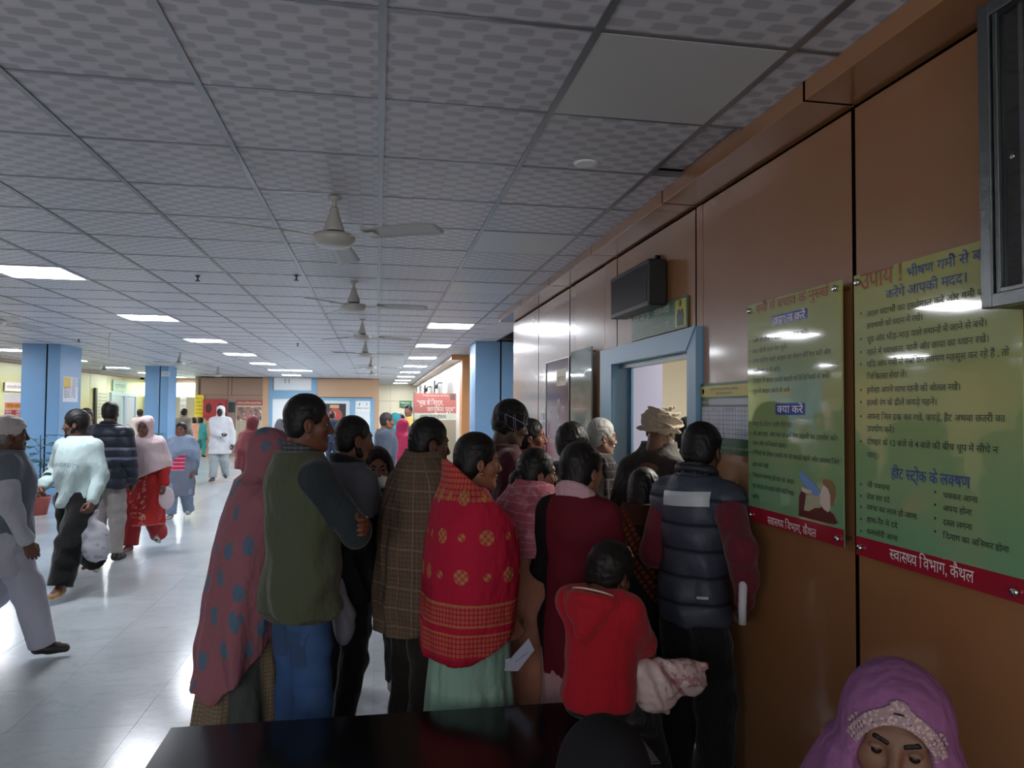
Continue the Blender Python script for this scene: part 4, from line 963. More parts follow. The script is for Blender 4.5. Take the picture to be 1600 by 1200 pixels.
# small direction sign on the cream end wall
EY = 31.9; ex = lambda px: at_y(px, 640, EY)[0]; ez = lambda py: at_y(634, py, EY)[2]
r = tag(empty('exit_sign', mat=face_mat(((ex(624)+ex(643))/2, EY, ez(631)), '-y')), 'small green exit direction sign on the cream end wall', 'sign'); box('board', plain('exit_green', '3c7450', .4), -.25, .25, -.13, .13, -.02, .01, r); lettering([('निकास EXIT', 0, 0, .11, 'c', .006, .4), ('→ बाहर', 0, -.11, .09, 'c')], ink('e0ece0'), r, .012)

# ------------------------------------------------------------------ things on the far wall
def fboard(name, label, cat, a, b, c, e, body, t=.03, y=FY-.03, **kw):
    x0, x1, z0, z1 = at_y(a, 640, y)[0], at_y(b, 640, y)[0], at_y(a, e, y)[2], at_y(a, c, y)[2]
    r = tag(empty(name, mat=face_mat(((x0+x1)/2, y, (z0+z1)/2), '-y')), label, cat, **kw); W, Hh = x1-x0, z1-z0
    MB().box(-W/2, W/2, -Hh/2, Hh/2, -t, 0).build('board' if name != 'hose_cabinet' else 'body', body, r); return r, W, Hh
r, W, Hh = fboard('hose_cabinet', 'red fire hose cabinet with two oval windows on the brown far wall', 'cabinet', 317, 353, 624, 653, plain('fire_red', 'a02428', .35), .2, FY-.2)
for sx in (-1, 1): MB().box(sx*W/4-W*.235, sx*W/4+W*.235, -Hh*.47, Hh*.47, .0, .012, .004).build('door', plain('fire_red', 'a02428', .35), r); MB().prism([(sx*W/4+.10*math.cos(t), .02+.17*math.sin(t)) for t in np.linspace(0, 2*PI, 20)[:-1]], .012, .016).build('window', plain('hose_window', '3c1014', .2), r)
r, W, Hh = fboard('alarm_panel', 'small red and cream alarm call point under the hose cabinet', 'alarm', 322.5, 327.5, 656.5, 661, plain('alarm_red', 'c04830', .4), .05); box('face', ink('ecd8c8'), -W*.3, W*.3, -Hh*.3, Hh*.3, 0, .005, r)
r, W, Hh = fboard('framed_screen', 'dark grey framed screen between hose cabinet and poster', 'screen', 354.5, 368.5, 626, 646, plain('grey_bezel', '84807c', .4), .06); box('panel', plain('slate_screen', '343a3c', .25), -W*.36, W*.40, -Hh*.42, Hh*.38, 0, .004, r)
m_info = M('photo_collage', '9c7468', .5, coord='Object'); m_info.mix(((m_info.noise(6, 2)-.5)*12).clamp()*.8, '5a5458'); m_info.mix(((m_info.noise(9, 2)-.58)*14).clamp(), 'c8c4bc')
r, W, Hh = fboard('information_poster', 'tall information poster with photo rows, right of the grey screen', 'poster', 368.8, 410, 624.5, 706, plain('beige_print', 'c0b49c', .5), .02, FY-.06)
box('header', ink('9a5448'), -W/2, W/2, Hh*.39, Hh/2, 0, .004, r); box('photo_block', m_info.m, -W*.47, W*.47, Hh*.10, Hh*.36, 0, .004, r)
lettering([('स्वास्थ्य एवं परिवार कल्याण विभाग', 0, Hh*.42, .09, 'c', 0, W*.9)], ink('e8d8d0'), r, .006)
lettering([('राष्ट्रीय स्वास्थ्य मिशन के अंतर्गत सेवाएं', -W*.46, Hh*(.05-.045*i), .06, 'l', 0, W*.9) for i in range(11)], ink('6c6456'), r, .006)
r, W, Hh = fboard('yellow_sign', 'tall yellow notice with lines of text at the corridor mouth', 'sign', 304, 318, 617, 651.5, plain('bright_yellow', 'e8d020', .4), .03, FY-.06)
lettering([(t, -W*.42, Hh*(.30-.17*i), .085, 'l', .004, W*.8) for i, t in enumerate(('कमरा नं. 12', 'एक्स-रे', 'दंत विभाग', 'नेत्र विभाग', 'फिजियो'))], ink('6a6410'), r, .003)
r, W, Hh = fboard('reception_poster', 'dark poster with red disc on the white glass far door', 'poster', 507, 540.5, 630.5, 663, ink('302c30'), .01, FY-.06)
MB().prism([(.0+.24*math.cos(t), -.04+.24*math.sin(t)) for t in np.linspace(0, 2*PI, 26)[:-1]], .001, .003).build('disc', ink('a04438'), r); box('caption', ink('c8a478'), -W*.25, W*.18, Hh*.28, Hh*.44, .001, .003, r)
MB().prism([(-.05+.07*math.cos(t), -.02+.10*math.sin(t)) for t in np.linspace(0, 2*PI, 16)[:-1]], .003, .005).build('portrait', ink('e0c0b0'), r)
r, W, Hh = fboard('washroom_notice', 'white notice with two small dark figures on the side light', 'notice', 555.5, 578.5, 626, 643, ink('e8ecec'), .01, FY-.05)
lettering([('f', -.12, .0, .16, 'c', .01), ('?', .13, .0, .16, 'c', .01), ('शौचालय TOILET', 0, -.10, .07, 'c', .006, W*.85)], ink('2c3030'), r)
r, W, Hh = fboard('corridor_noticeboard', 'grey noticeboard seen through the opening behind the far pillar', 'board', 281, 291, 621, 642, ink('9a9c94'), .03, 28.35); [box('post', m_alu.m, x-.02, x+.02, -r.location[2] if False else -r.matrix_world.col[3][2], -Hh/2, -.03, 0, r) for x in (-W*.35, W*.35)]; lettering([('सूचना', 0, .1, .1, 'c'), ('सेवा', 0, -.1, .1, 'c')], ink('4c5048'), r)
r, W, Hh = fboard('green_chart', 'pale green text chart in the opening before the far pillar', 'board', 219, 230, 620, 660, ink('a8b898'), .03, 28.35); [box('post', m_alu.m, x-.02, x+.02, -r.matrix_world.col[3][2], -Hh/2, -.03, 0, r) for x in (-W*.35, W*.35)]; lettering([('सेवा सूची', 0, .28-.1*i, .08, 'c', 0, W*.8) for i in range(7)], ink('3c5040'), r)
# ------------------------------------------------------------------ left side: boards, pillar papers
r = tag(empty('information_stand', mat=face_mat((-6.9, 14.3, 1.35), '-y')), 'tall white and red information panel beside the big blue pillar', 'stand')
X0, X1 = at_y(5, 650, 14.3)[0], at_y(39, 650, 14.3)[0]; W = X1-X0; r.matrix_world = face_mat(((X0+X1)/2, 14.3, 0), '-y'); zz = lambda py: at_y(20, py, 14.3)[2]
box('board', ink('e8e0dc'), -W/2, W/2, .35, zz(615), -.04, 0, r); box('post', m_alu.m, -W/2, -W/2+.04, 0, .36, -.04, 0, r); box('post', m_alu.m, W/2-.04, W/2, 0, .36, -.04, 0, r)
for a, b, c in ((640, 666, 'a84440'), (677, 742, 'a84440')): box('red_field', ink(c), -W/2+.02, W/2-.02, zz(b), zz(a), 0, .004, r)
for a, b in ((629, 639), (667, 676)): box('orange_band', ink('dc9048'), -W/2+.02, W/2-.02, zz(b), zz(a), 0, .004, r)
lettering([('नागरिक अस्पताल', 0, zz(637), .09, 'c', .006, W*.7), ('सुविधाएं', 0, zz(674), .09, 'c', .006)], ink('8c4020'), r, .006)
lettering([('ओपीडी सेवा', x, zz(y), .055, 'l', .004, W*.3) for x in (-W*.42, .03) for y in (645, 650, 655, 660, 665, 681, 686, 691, 696, 701, 706, 712)], ink('f0d8d0'), r, .006)
r = tag(empty('wall_notice', mat=face_mat((LX+.03, 18.8, 0), '+x')), 'small white notice on the wood wall above the red panel', 'notice')
box('board', ink('dccfc8'), -.5, .5, 1.98, 2.18, 0, .02, r); lettering([('आपातकालीन सेवा कक्ष', 0, 2.04, .10, 'c', 0, .9)], ink('6c4c44'), r, .022)
r = tag(empty('paper_notice', mat=face_mat((-5.34+.002, 14.36, 0), '+x')), 'white sheet with yellow corner taped on the big blue pillar', 'notice'); zz = lambda py: at_x(110, py, -5.34)[2]
box('sheet', ink('dfe2ec'), -.36, .30, zz(628), zz(589), 0, .003, r); box('yellow_note', ink('d8b430'), -.34, -.04, zz(607), zz(590), .003, .005, r)
lettering([('सूचना '+t, -.33+(.36 if i < 4 else 0), zz(593+i*3.6), .05, 'l', 0, .26 if i < 4 else .5) for i, t in enumerate(('एक', 'दो', 'तीन', 'चार', 'पांच', 'छह', 'सात', 'आठ', 'नौ'))], ink('5a5c78'), r, .006)
r, W, Hh = fboard('pillar_sign', 'small white box sign high on the far blue pillar', 'sign', 251, 263, 580, 588, ink('c8d0d4'), .05, 20.38); box('face', ink('b8c2c8'), -W*.4, W*.4, -Hh*.35, Hh*.35, 0, .004, r)
r = tag(empty('room_signs', mat=face_mat((LX+.02, 0, 0), '+x')), 'pale green room sign above the doors of the ochre wall', 'sign'); box('board', ink('a8c8a8'), 25.2, 26.5, 2.15, 2.5, 0, .02, r); lettering([('प्रयोगशाला', 25.85, 2.25, .2, 'c', .004, 1.0)], ink('4c7458'), r, .022)
r = tag(empty('text_board', mat=face_mat((LX+.02, 0, 0), '+x')), 'narrow dark-edged text board on the ochre wall beside the doors', 'board'); box('board', ink('c4c8a8'), 23.8, 24.7, 1.15, 2.1, 0, .03, r); box('edge', m_black, 23.65, 23.8, 1.1, 2.2, 0, .05, r); lettering([('ओपीडी समय सारणी', 24.25, 2.0-.1*i, .08, 'c', 0, .75) for i in range(8)], ink('4c5040'), r, .032)

# ------------------------------------------------------------------ ceiling fans
m_fan = plain('fan_enamel', 'b4b4ae', .3); m_fanb = plain('fan_blade', 'a4a6a6', .35)
def fan(x, y, ang, label, drop=.20):
    r = tag(empty('ceiling_fan', (x, y, CEIL), math.radians(ang)), label, 'fan', 'white ceiling fans')
    z = -drop
    MB().lathe([(.011, .0), (.011, z+.13)], n=12).build('rod', m_fan, r, True); MB().lathe([(.03, 0), (.035, -.006), (.012, -.02)], n=16).build('ceiling_cup', m_fan, r, True)
    MB().lathe([(.014, z+.15), (.022, z+.135), (.026, z+.11), (.040, z+.07), (.052, z+.035), (.055, z+.022)][::-1], n=24).build('canopy', m_fan, r, True)
    MB().lathe([(.045, z+.005), (.045, z+.024)], n=24).build('dark_ring', m_black, r, True)
    MB().lathe([(0, z-.060), (.05, z-.060), (.085, z-.048), (.102, z-.030), (.108, z-.012), (.100, z+.004), (.06, z+.010), (0, z+.010)], n=32).build('motor', m_fan, r, True)
    for i in range(3):
        b = tag(bpy.data.objects.new('blade', None), None); bpy.data.objects.remove(b)
        V = []; F = []; n = 12
        for k in range(n+1):
            t = k/n; rr = .20+t*.42; w = .052+.018*t if t < .93 else .052+.018*t-(t-.93)*.35; tw = math.radians(-13+3*t)
            for s_ in (-1, -.5, 0, .5, 1):
                for zz_ in (0, 1): V.append((rr, s_*w*math.cos(tw), z-.010+s_*w*math.sin(tw)+.004*(1-s_*s_)+(.003 if zz_ else 0)-.012*t*t))
        for k in range(n):
            for j in range(4):
                a = k*10+j*2; F.append((a, a+2, a+12, a+10)); F.append((a+1, a+11, a+13, a+3))
            F.append((k*10, k*10+10, k*10+11, k*10+1)); F.append((k*10+8, k*10+9, k*10+19, k*10+18))
        F.append((0, 1, 3, 5, 7, 9, 8, 6, 4, 2)); e = n*10; F.append((e, e+2, e+4, e+6, e+8, e+9, e+7, e+5, e+3, e+1))
        a = 2*PI*i/3; R = rotz(a); bo = mesh_obj('blade', np.array(V)@R.T, F, m_fanb, r, True)
        ir = MB().box(.09, .21, -.012, .012, z-.014, z-.008).box(.17, .26, -.030, .030, z-.016, z-.010); mesh_obj('blade_iron', np.array(ir.v)@R.T, ir.f, m_fan, bo)
    return r
fan(-.23, 3.86, -35, 'nearest and largest ceiling fan, in the row over the queue'); fan(-.21, 6.4, -8, 'second ceiling fan of the row over the queue'); fan(-.19, 9.05, 20, 'third ceiling fan of the row over the queue, counted away from the camera')
fan(-.20, 11.9, -20, 'fourth ceiling fan of the row over the queue'); fan(-.14, 15.6, 10, 'fifth ceiling fan of the row over the queue'); fan(-.14, 18.6, -10, 'sixth ceiling fan, last of the row over the queue')
fan(-3.86, 8.4, -170, 'ceiling fan hanging before the big blue pillar'); fan(-3.80, 15.4, 0, 'ceiling fan next to the far blue pillar'); fan(-4.1, 20.4, 5, 'most distant ceiling fan over the walkway, before the brown far wall')
fan(-6.9, 20.6, 15, 'ceiling fan behind the pillars, under the ochre wall cornice', .12)
x, y = ceil_at(171.5, 520); r = tag(empty('hanging_rod', (x, y, CEIL)), 'thin white rod hanging alone from the ceiling over the walkway', 'rod'); MB().lathe([(.008, -.36), (.008, 0)], n=10).build('rod', m_fan, r); MB().lathe([(.02, -.01), (.02, 0)], n=12).build('cup', m_fan, r)

# ------------------------------------------------------------------ granite bench
m_gr = M('black_granite', '101216', .16, .5, coord='World'); m_gr.mix(((m_gr.noise(160, 2)-.62)*12).clamp()*.6, '3a3e46'); m_gr.mix(((m_gr.noise(3, 4)-.45)*3).clamp()*.4, '1c1f26')
BX0, BX1, BY0, BY1, BZ = -.70, .91, 2.30, 2.83, .50
r = tag(empty('granite_bench', (0, 0, 0)), 'black polished granite bench that the boy in red sits on', 'bench'); MB().box(BX0, BX1, BY0, BY1, BZ-.035, BZ, .004).build('seat_slab', m_gr.m, r)
for x in (BX0+.15, BX1-.25): MB().box(x, x+.04, BY0+.06, BY1-.06, 0, BZ-.035).build('support', m_gr.m, r)
r = tag(empty('low_granite_bench', (0, 0, 0)), 'black granite bench carrying the two seated women near the camera', 'bench'); MB().box(.1, 1.35, 1.0, 1.5, .41, .45, .004).build('seat_slab', m_gr.m, r)
for x in (.2, 1.2): MB().box(x, x+.04, 1.06, 1.44, 0, .41).build('support', m_gr.m, r)

# ------------------------------------------------------------------ potted plant by the pillar
def plant(x, y, label, hgt=.95, n=26, seed=1):
    rnd = random.Random(seed); r = tag(empty('potted_plant', (x, y, 0)), label, 'plant')
    MB().lathe([(.12, 0), (.165, .24), (.175, .25), (.175, .28), (.155, .28), (.15, .25), (0, .25)], n=24).build('pot', plain('terracotta', '9c5048', .7), r, True)
    MB().lathe([(0, .24), (.15, .245), (.15, .255), (0, .255)], n=16).build('soil', plain('soil', '2a2018', .9), r)
    mleaf = M('leaf_green', '3c6454', .5); mleaf.mix(mleaf.noise(8, 2)*.6, '54847a'); lf = None
    for i in range(n):
        a = rnd.uniform(0, 2*PI); z0 = .25+hgt*rnd.uniform(.05, .9); l = rnd.uniform(.16, .34)
        st = [(0, 0, z0), (math.cos(a)*l*.5, math.sin(a)*l*.5, z0+.10), (math.cos(a)*l, math.sin(a)*l, z0+.08)]
        if i < 14: MB().tube(st, .005, 5).build('stem', mleaf.m, r)
        for k in range(5):
            t = .35+.15*k; p = Vector(st[1]).lerp(Vector(st[2]), (t-.35)/.6); aa = a+(1 if k % 2 else -1)*1.0; L = .2
            V = [(0, 0, 0), (.35, .22, .03), (.75, .18, .0), (1, 0, -.06), (.75, -.18, .0), (.35, -.22, .03), (.4, 0, .0)]
            V = [(p.x+(u*math.cos(aa)-v*math.sin(aa))*L, p.y+(u*math.sin(aa)+v*math.cos(aa))*L, p.z+w_*L) for u, v, w_ in V]
            mesh_obj('leaf', V, [(0, 1, 6), (1, 2, 6), (2, 3, 6), (3, 4, 6), (4, 5, 6), (5, 0, 6)], mleaf.m, r)
    MB().tube([(0, 0, .25), (.02, 0, .6), (0, .02, .25+hgt)], [.014, .01, .006], 8).build('trunk', plain('bark', '4a4434', .8), r)
q = at_y(62, 700, 12.4); plant(q[0], 12.4, 'potted plant with drooping leaves in front of the big blue pillar'); q = at_y(232, 700, 18.9); plant(q[0], 18.9, 'small potted plant at the foot of the far blue pillar', .9, 20, 4)

for i, (px, py, Y) in enumerate(((672, 610, 23.0), (691, 604, 19.0))):
    z = at_x(px, py, 1.60)[2]; r = tag(empty('wall_fan', (1.62, Y, z)), ('small dark wall fan above the banner, further down the corridor', 'small dark wall fan above the banner, nearer the orange pillar')[i], 'fan')
    MB().tube([(0, 0, .10), (-.10, 0, .10), (-.16, 0, .03)], .015, 8).build('arm', m_black, r); MB().tube([(-.12, 0, 0), (-.20, 0, 0)], .05, 12).build('motor', m_black, r, True)
    MB().tube([(-.20, .17*math.cos(t), .17*math.sin(t)) for t in np.linspace(0, 2*PI, 25)], .010, 6).build('guard', m_black, r, True)
    for k in range(3): a = k*2*PI/3+i; mesh_obj('blade', [(-.19, .03*math.cos(a), .03*math.sin(a)), (-.185, .15*math.cos(a-.3), .15*math.sin(a-.3)), (-.20, .15*math.cos(a+.3), .15*math.sin(a+.3)), (-.195, .03*math.cos(a), .03*math.sin(a)), (-.19, .15*math.cos(a-.3), .15*math.sin(a-.3)), (-.205, .15*math.cos(a+.3), .15*math.sin(a+.3))], [(0, 1, 2), (3, 5, 4), (0, 3, 4, 1), (1, 4, 5, 2), (2, 5, 3, 0)], m_black, r)
# ------------------------------------------------------------------ cloth patterns
def wv(name, color, rough=.85): m = M(name, color, rough, .2); m.mix((m.noise(4, 4)-.35)*.7, dark(color, .7)); m.bump(m.noise(1, 3, .55, m.stretch(7, 7, 3.2))*1.6+m.noise(16, 3, .6)*.35, .8, .03); return m
m_redshawl = wv('red_shawl', 'b01c3a')
def roundels():
    m = m_redshawl; u = m.cyl(.24); v = m.z; gold = 'a88a50'
    def motif(du, pu, pv, r, hv=.5):
        row = (v/pv).floor(); a = ((u/pu+du)+row.mod(2)*.5).frac()-.5; b = (v/pv).frac()-hv; A = a*pu; B = b*pv
        rr = (A*A+B*B).pw(.5); chk = ((A*70).floor()+(B*70).floor()).mod(2); return rr.lt(r)*(chk*.75+.25)
    body = motif(.1, .20, .15, .030)*v.gt(.86); body2 = motif(.6, .20, .15, .016)*v.gt(.86); m.mix((body.mx(body2))*.75, gold)
    hem = (v.gt(.785)*v.lt(.865)).mx(v.gt(.668)*v.lt(.75)); q = ((u*190).sin().abs()*((v*170).sin().abs())).gt(.32); m.mix(hem*q*.38, gold); m.mix((v.gt(.86)*v.lt(.868)).mx(v.gt(.78)*v.lt(.787)).mx(v.gt(.747)*v.lt(.753))*.5, gold)
    m.mix(v.gt(1.26)*((u*120).sin()*(v*140).sin()).abs().gt(.3)*.4, gold); m.mix(v.lt(.655)*.5, '7a1424'); return m.m
def leafshawl():
    m = wv('rose_leaf_shawl', '94606a'); d = m.nt.nodes.new('ShaderNodeTexVoronoi'); d.inputs['Scale'].default_value = 6.2; d.inputs['Randomness'].default_value = .7
    n = m.nt.nodes.new('ShaderNodeMapping'); n.inputs['Scale'].default_value = (1.5, 1.5, 1.0); m.nt.links.new(m.vec, n.inputs[0]); m.nt.links.new(n.outputs[0], d.inputs['Vector'])
    e = Ex(m.nt, d.outputs['Distance'])+(m.noise(32, 3)-.5)*.42; m.mix(e.lt(.27)*.85, '486e84'); m.mix((m.noise(2.2, 2)-.5)*1.0, '4c4054'); return m.m
def check(name, base, line_, p=.03, w=.16, rows=1.0, amt=.45, line2=None):
    m = wv(name, base); u = m.cyl(.24); v = m.z; a = (u/p).frac().lt(w); b = (v/(p*rows)).frac().lt(w); m.mix(a.mx(b)*amt, line_); m.mix(((u/(p*4)).frac().lt(w*.5).mx((v/(p*4)).frac().lt(w*.5)))*amt, line2 or line_); return m.m
def puffer(name, base, p=.075, dk=.6, stripes=()):
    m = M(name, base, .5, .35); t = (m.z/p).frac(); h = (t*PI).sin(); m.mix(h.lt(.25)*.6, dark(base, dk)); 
    for z0, z1, c in stripes: m.mix(m.z.gt(z0)*m.z.lt(z1)*.9, c)
    m.bump(h.pw(.5)+(m.noise(14, 3)*.5), .8, .02); return m.m
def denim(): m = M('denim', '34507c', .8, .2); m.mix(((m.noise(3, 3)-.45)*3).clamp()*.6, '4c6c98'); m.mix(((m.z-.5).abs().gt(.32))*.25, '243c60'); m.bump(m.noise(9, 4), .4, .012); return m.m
def decal(P, V, T, mat, name, push=.003, d=(0, -1, 0)):        # wraps flat lettering or trim on the last garment
    from mathutils.bvhtree import BVHTree
    me = P.last.data; bvh = BVHTree.FromPolygons([v.co for v in me.vertices], [p.vertices for p in me.polygons]); D = Vector(d); out = []
    for v in V:
        h, n, i, ds = bvh.ray_cast(Vector(v)-D*.6, D, 1.2); out.append((h-D*push) if h is not None else Vector(v))
    return mesh_obj(name, out, T, mat, P.root)
def grid_quad(p00, p10, p01, nx, nz):
    p00, p10, p01 = map(Vector, (p00, p10, p01)); V = [p00+(p10-p00)*(i/nx)+(p01-p00)*(j/nz) for j in range(nz+1) for i in range(nx+1)]
    return V, [(j*(nx+1)+i, j*(nx+1)+i+1, (j+1)*(nx+1)+i+1, (j+1)*(nx+1)+i) for j in range(nz) for i in range(nx)]
def XH(px, top, Y): a = at_y(px, top, Y); return a[0], a[2]
def local(P, world): return P.root.matrix_world.inverted() @ Vector(world)
def PR(label, px, top, Y, heading, **kw):
    X, H = XH(px, top, Y); p = Person(label, X, Y, H-kw.pop('over', .012), heading, **kw); bpy.context.view_layer.update(); return p
m_shoe = plain('dark_shoe', '1a1818', .5); m_wshoe = plain('white_trainer', 'b8b8b4', .6)

# ------------------------------------------------------------------ the queue at the door
P = PR('woman with rose shawl of blue leaves over head, seen from behind, last in the queue', 392, 675, 3.62, 72, sk='6a4636', lean=7, nod=12, wl=(-.12, .22, .95), wr=(.10, .24, .95))
P.face().top(cloth('7c1c2c'), hem=.40, ease=.02, sleeve=.3).drape(leafshawl(), [(.36, 0, -.06, .25, .17), (.6, 0, -.04, .25, .165), (.95, 0, .0, .25, .16), (1.13, 0, .03, .235, .15), (1.22, 0, .05, .20, .14), (1.28, 0, .06, .12, .11)], clips=[(0, 1.1, -1, -.53)], hood=(.098, .115, .112), face=(.066, .075, .10), seed=1.3, fold=.055, wr=.010)
def tweed():
    m = wv('tweed_skirt', '8c7e66'); u = m.cyl(.24); m.mix((u/.018).frac().lt(.4).mx((m.z/.018).frac().lt(.4))*.5, '4c4438'); t = (m.y+.03).abs(); m.mix(m.x.gt(0)*t.lt(m.z*-.05+.085), '4a504e'); return m.m
m_sk = tweed(); P.skirt(m_sk, .10, .86, (.21, .20), (.16, .14), fold=.07, n=8, name='tunic', cy0=-.04, clips=[(.0, -.3, -1, -.12)]).skirt(cloth('4a504e'), .04, .7, (.17, .20), (.15, .14), fold=.08, n=11, name='skirt'); P.shoes(m_shoe)

P = PR('man in olive sweater vest and blue jeans with folded arms, profile', 474, 614, 3.22, 62, sk='6a4434', yaw=20, nod=2, wr=(-.03, .27, 1.06), wl=(.20, .15, 1.15), er=(1.2, .1, -.7), el=(-.7, .3, -.6), wide=.95, shoulder=1.08, thumb_r=(0, 0, 1), thumb_l=(0, 0, 1))
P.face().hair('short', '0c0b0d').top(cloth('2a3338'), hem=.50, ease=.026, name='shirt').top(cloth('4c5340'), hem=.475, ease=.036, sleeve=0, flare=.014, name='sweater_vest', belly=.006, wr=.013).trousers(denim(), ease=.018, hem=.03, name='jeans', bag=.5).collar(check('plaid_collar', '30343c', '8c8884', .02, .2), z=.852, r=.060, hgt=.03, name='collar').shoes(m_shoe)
f = Field([-.2, -.2, P.zf(.455)], [.2, .2, P.zf(.50)], .009); f.loft(P.sts([(.46, .166, .124, 0), (.485, .168, .126, 0), (.50, .168, .124, 0)], .026)); P.put('waistband', f, cloth('42483a'))
q = plain('denim_pocket', '2c4468', .85)
for sx in (-1, 1):
    P.last = [c for c in P.root.children if c.name.startswith('jeans')][0]; V, T = grid_quad((sx*.09-.06, -.3, .60), (sx*.09+.06, -.3, .60), (sx*.09-.05, -.3, .74), 5, 5); decal(P, V, T, q, 'back_pocket', d=(0, 1, 0))

P = PR('bearded man in black jacket with grey yoke, behind the olive vest man', 546, 647, 3.75, 62, sk='6e4a3c', yaw=8, nod=4, legs={-1: {'a': (-.07, -.05, .075)}, 1: {'a': (.07, -.06, .075)}})
mj = M('grey_black_jacket', '5c6068', .7, .25); mj.mix(mj.z.lt(1.12), '0e0f12'); mj.bump(mj.noise(14, 3), .3, .01)
P.face(beard='0c0a0a').hair('buzz').top(mj.m, hem=.44, ease=.032, name='jacket').trousers(cloth('0d0e10'), ease=.014, bag=.1).collar(cloth('20222a'), z=.845, r=.072, hgt=.035, t=.03).collar(cloth('7c4450'), z=.862, r=.064, hgt=.012, t=.014, name='lining').shoes(m_shoe)

P = PR('small woman with dark headscarf and white mask, between two taller men', 591, 701, 4.35, 175, sk='8a6450', yaw=5, legs={-1: {'a': (-.10, .05, .10), 'tp': -35}, 1: {'a': (.10, -.14, .10), 'tp': -30}})
P.face().drape(cloth('241418'), [(.75, 0, 0, .25, .18), (1.0, 0, 0, .23, .17), (1.12, 0, 0, .19, .14), (1.18, 0, 0, .12, .11)]).trousers(cloth('2c3038')).shoes(m_wshoe, size=1.15)
g = Field([-.09, .0, -.13], [.09, .16, .0], .006); g.ell((0, .045, -.065), (.062, .065, .05), None, .01); g.clip((0, 0, 1), -.022); P.hput('face_mask', g, plain('mask_white', 'c8ccd0', .7))

m_e = check('brown_check_shawl', '5c4c40', '84745f', .021, .2, 1.0, .32, '94806c')
P = PR('man wrapped in brown checked shawl, standing behind the woman in red', 652, 650, 3.48, 66, sk='5c3e32', yaw=12, nod=8, lean=3, wl=(-.08, .22, 1.1), wr=(.12, .24, 1.1))
P.face(mous='0c0a0a').hair('short').drape(m_e, [(.62, 0, -.03, .21, .15), (.85, 0, -.01, .225, .165), (1.05, 0, .01, .235, .17), (1.20, 0, .02, .23, .16), (1.30, 0, .03, .195, .135), (1.39, 0, .035, .14, .11), (1.43, 0, .04, .075, .075)], head=False, fold=.06, clips=[(0, .35, -1, -.60), (0, 0, 1, 1.44)], neckr=0, wr=.014, seed=.7).trousers(cloth('26221f'), ease=.04, bag=.6).shoes(m_shoe)

P = PR('woman in bright red shawl with gold roundels and mint skirt', 738, 674, 3.12, 82, sk='8a5c48', nod=3, yaw=2, wr=(.11, .17, .66), wl=(-.16, .2, .85), er=(.3, -1, -.2), thumb_r=(0, 1, .2), curl=1.0)
P.face().hair('woman').drape(roundels(), [(.63, 0, -.02, .235, .19), (.80, 0, -.01, .24, .195), (1.0, 0, .0, .25, .195), (1.13, 0, .0, .245, .185), (1.24, 0, -.005, .215, .155), (1.31, 0, -.015, .14, .115), (1.37, 0, -.03, .105, .095), (1.42, 0, -.04, .10, .09)], head=False, fold=.022, n=7, clips=[(0, 1.0, 1, 1.305), (0, .5, -1, -.66)], neckr=.105, wr=.004, seed=1.9, fz=1.15)
P.skirt(cloth('8cb0a0'), .04, .95, (.215, .205), (.17, .14), fold=.05, n=11, name='skirt', seed=.4).top(cloth('8c2434'), hem=.60, ease=.01, sleeve=.4, name='blouse').shoes(m_shoe)
MB().lathe([(.004, -.006), (.005, 0), (.004, .006)], tuple(P.hc+P.HR@V3(.080, -.002, -.045)), 10).build('earring', plain('gold', 'c8a060', .25, .5, 1), P.root, True)
F_ = P
P = PR('man with navy plaid cloth wound round his head, behind the red shawl', 770, 624, 4.0, 80, sk='4c3830', yaw=5, nod=14, lean=6)
P.face().hair('thick').top(cloth('48202a'), ease=.03, name='sweater').trousers(cloth('1c1c20')).shoes(m_shoe)
g = Field([-.13, -.16, -.06], [.13, .14, .14], .007); g.ell((0, -.01, .025), (.098, .118, .088), None, .02); g.ell((0, .1, -.09), (.10, .10, .12), None, .02, '-'); g.clip(s_n([0, -.6, -1]), .055); g.clip(s_n([0, -.9, 1.0]), .092); g.wrinkle(.004, 60, 2)
mp = M('navy_plaid', '14161f', .8, .2, coord='Object'); u = mp.x*1.0+mp.y*1.2; v = mp.z+mp.y*.5; mp.mix(((u/.07).frac().lt(.05).mx((v/.06).frac().lt(.06)).mx(((u+.012)/.07).frac().lt(.04)))*.55, 'a8aab4'); P.hput('head_wrap', g, mp.m)

P = PR('woman with centre-parted dark hair facing the door, behind the spectacled woman', 826, 653, 4.75, 118, sk='7c5040', yaw=-12)
P.face().hair('bun').drape(cloth('3c2028'), [(.8, 0, 0, .26, .18), (1.1, 0, 0, .25, .18), (1.26, 0, 0, .23, .15), (1.34, 0, 0, .12, .11)], head=False, wr=.006).trousers(cloth('2c2426')).shoes(m_shoe)

P = PR('woman in peach tunic and pink stole with spectacles', 832, 699, 3.36, 74, sk='86604e', yaw=12, nod=4, wr=(.20, .30, .74), er=(.4, -.8, -.3), wl=(-.15, .2, .8))
P.face().hair('bun').top(cloth('a87460'), hem=.10, ease=.02, flare=.05, fold=.03, name='tunic', sleeve=.93)
mpk = wv('pink_stole', '9c5866'); mpk.mix((mpk.z/.032+mpk.noise(5, 3)*2).frac().lt(.14)*.4, 'c89ca8'); mpk.mix(((mpk.noise(24, 2)-.55)*8).clamp()*.35, 'c8a0ac')
P.drape(mpk.m, [(.99, 0, 0, .235, .165), (1.08, 0, .0, .245, .175), (1.18, 0, .0, .225, .16), (1.25, 0, -.005, .14, .115), (1.31, 0, -.015, .085, .08)], head=False, fold=.04, n=9, name='stole', neckr=.062, wr=.010, seed=.9).trousers(cloth('a07864')).shoes(m_shoe)
g = MB(); q = P.hs
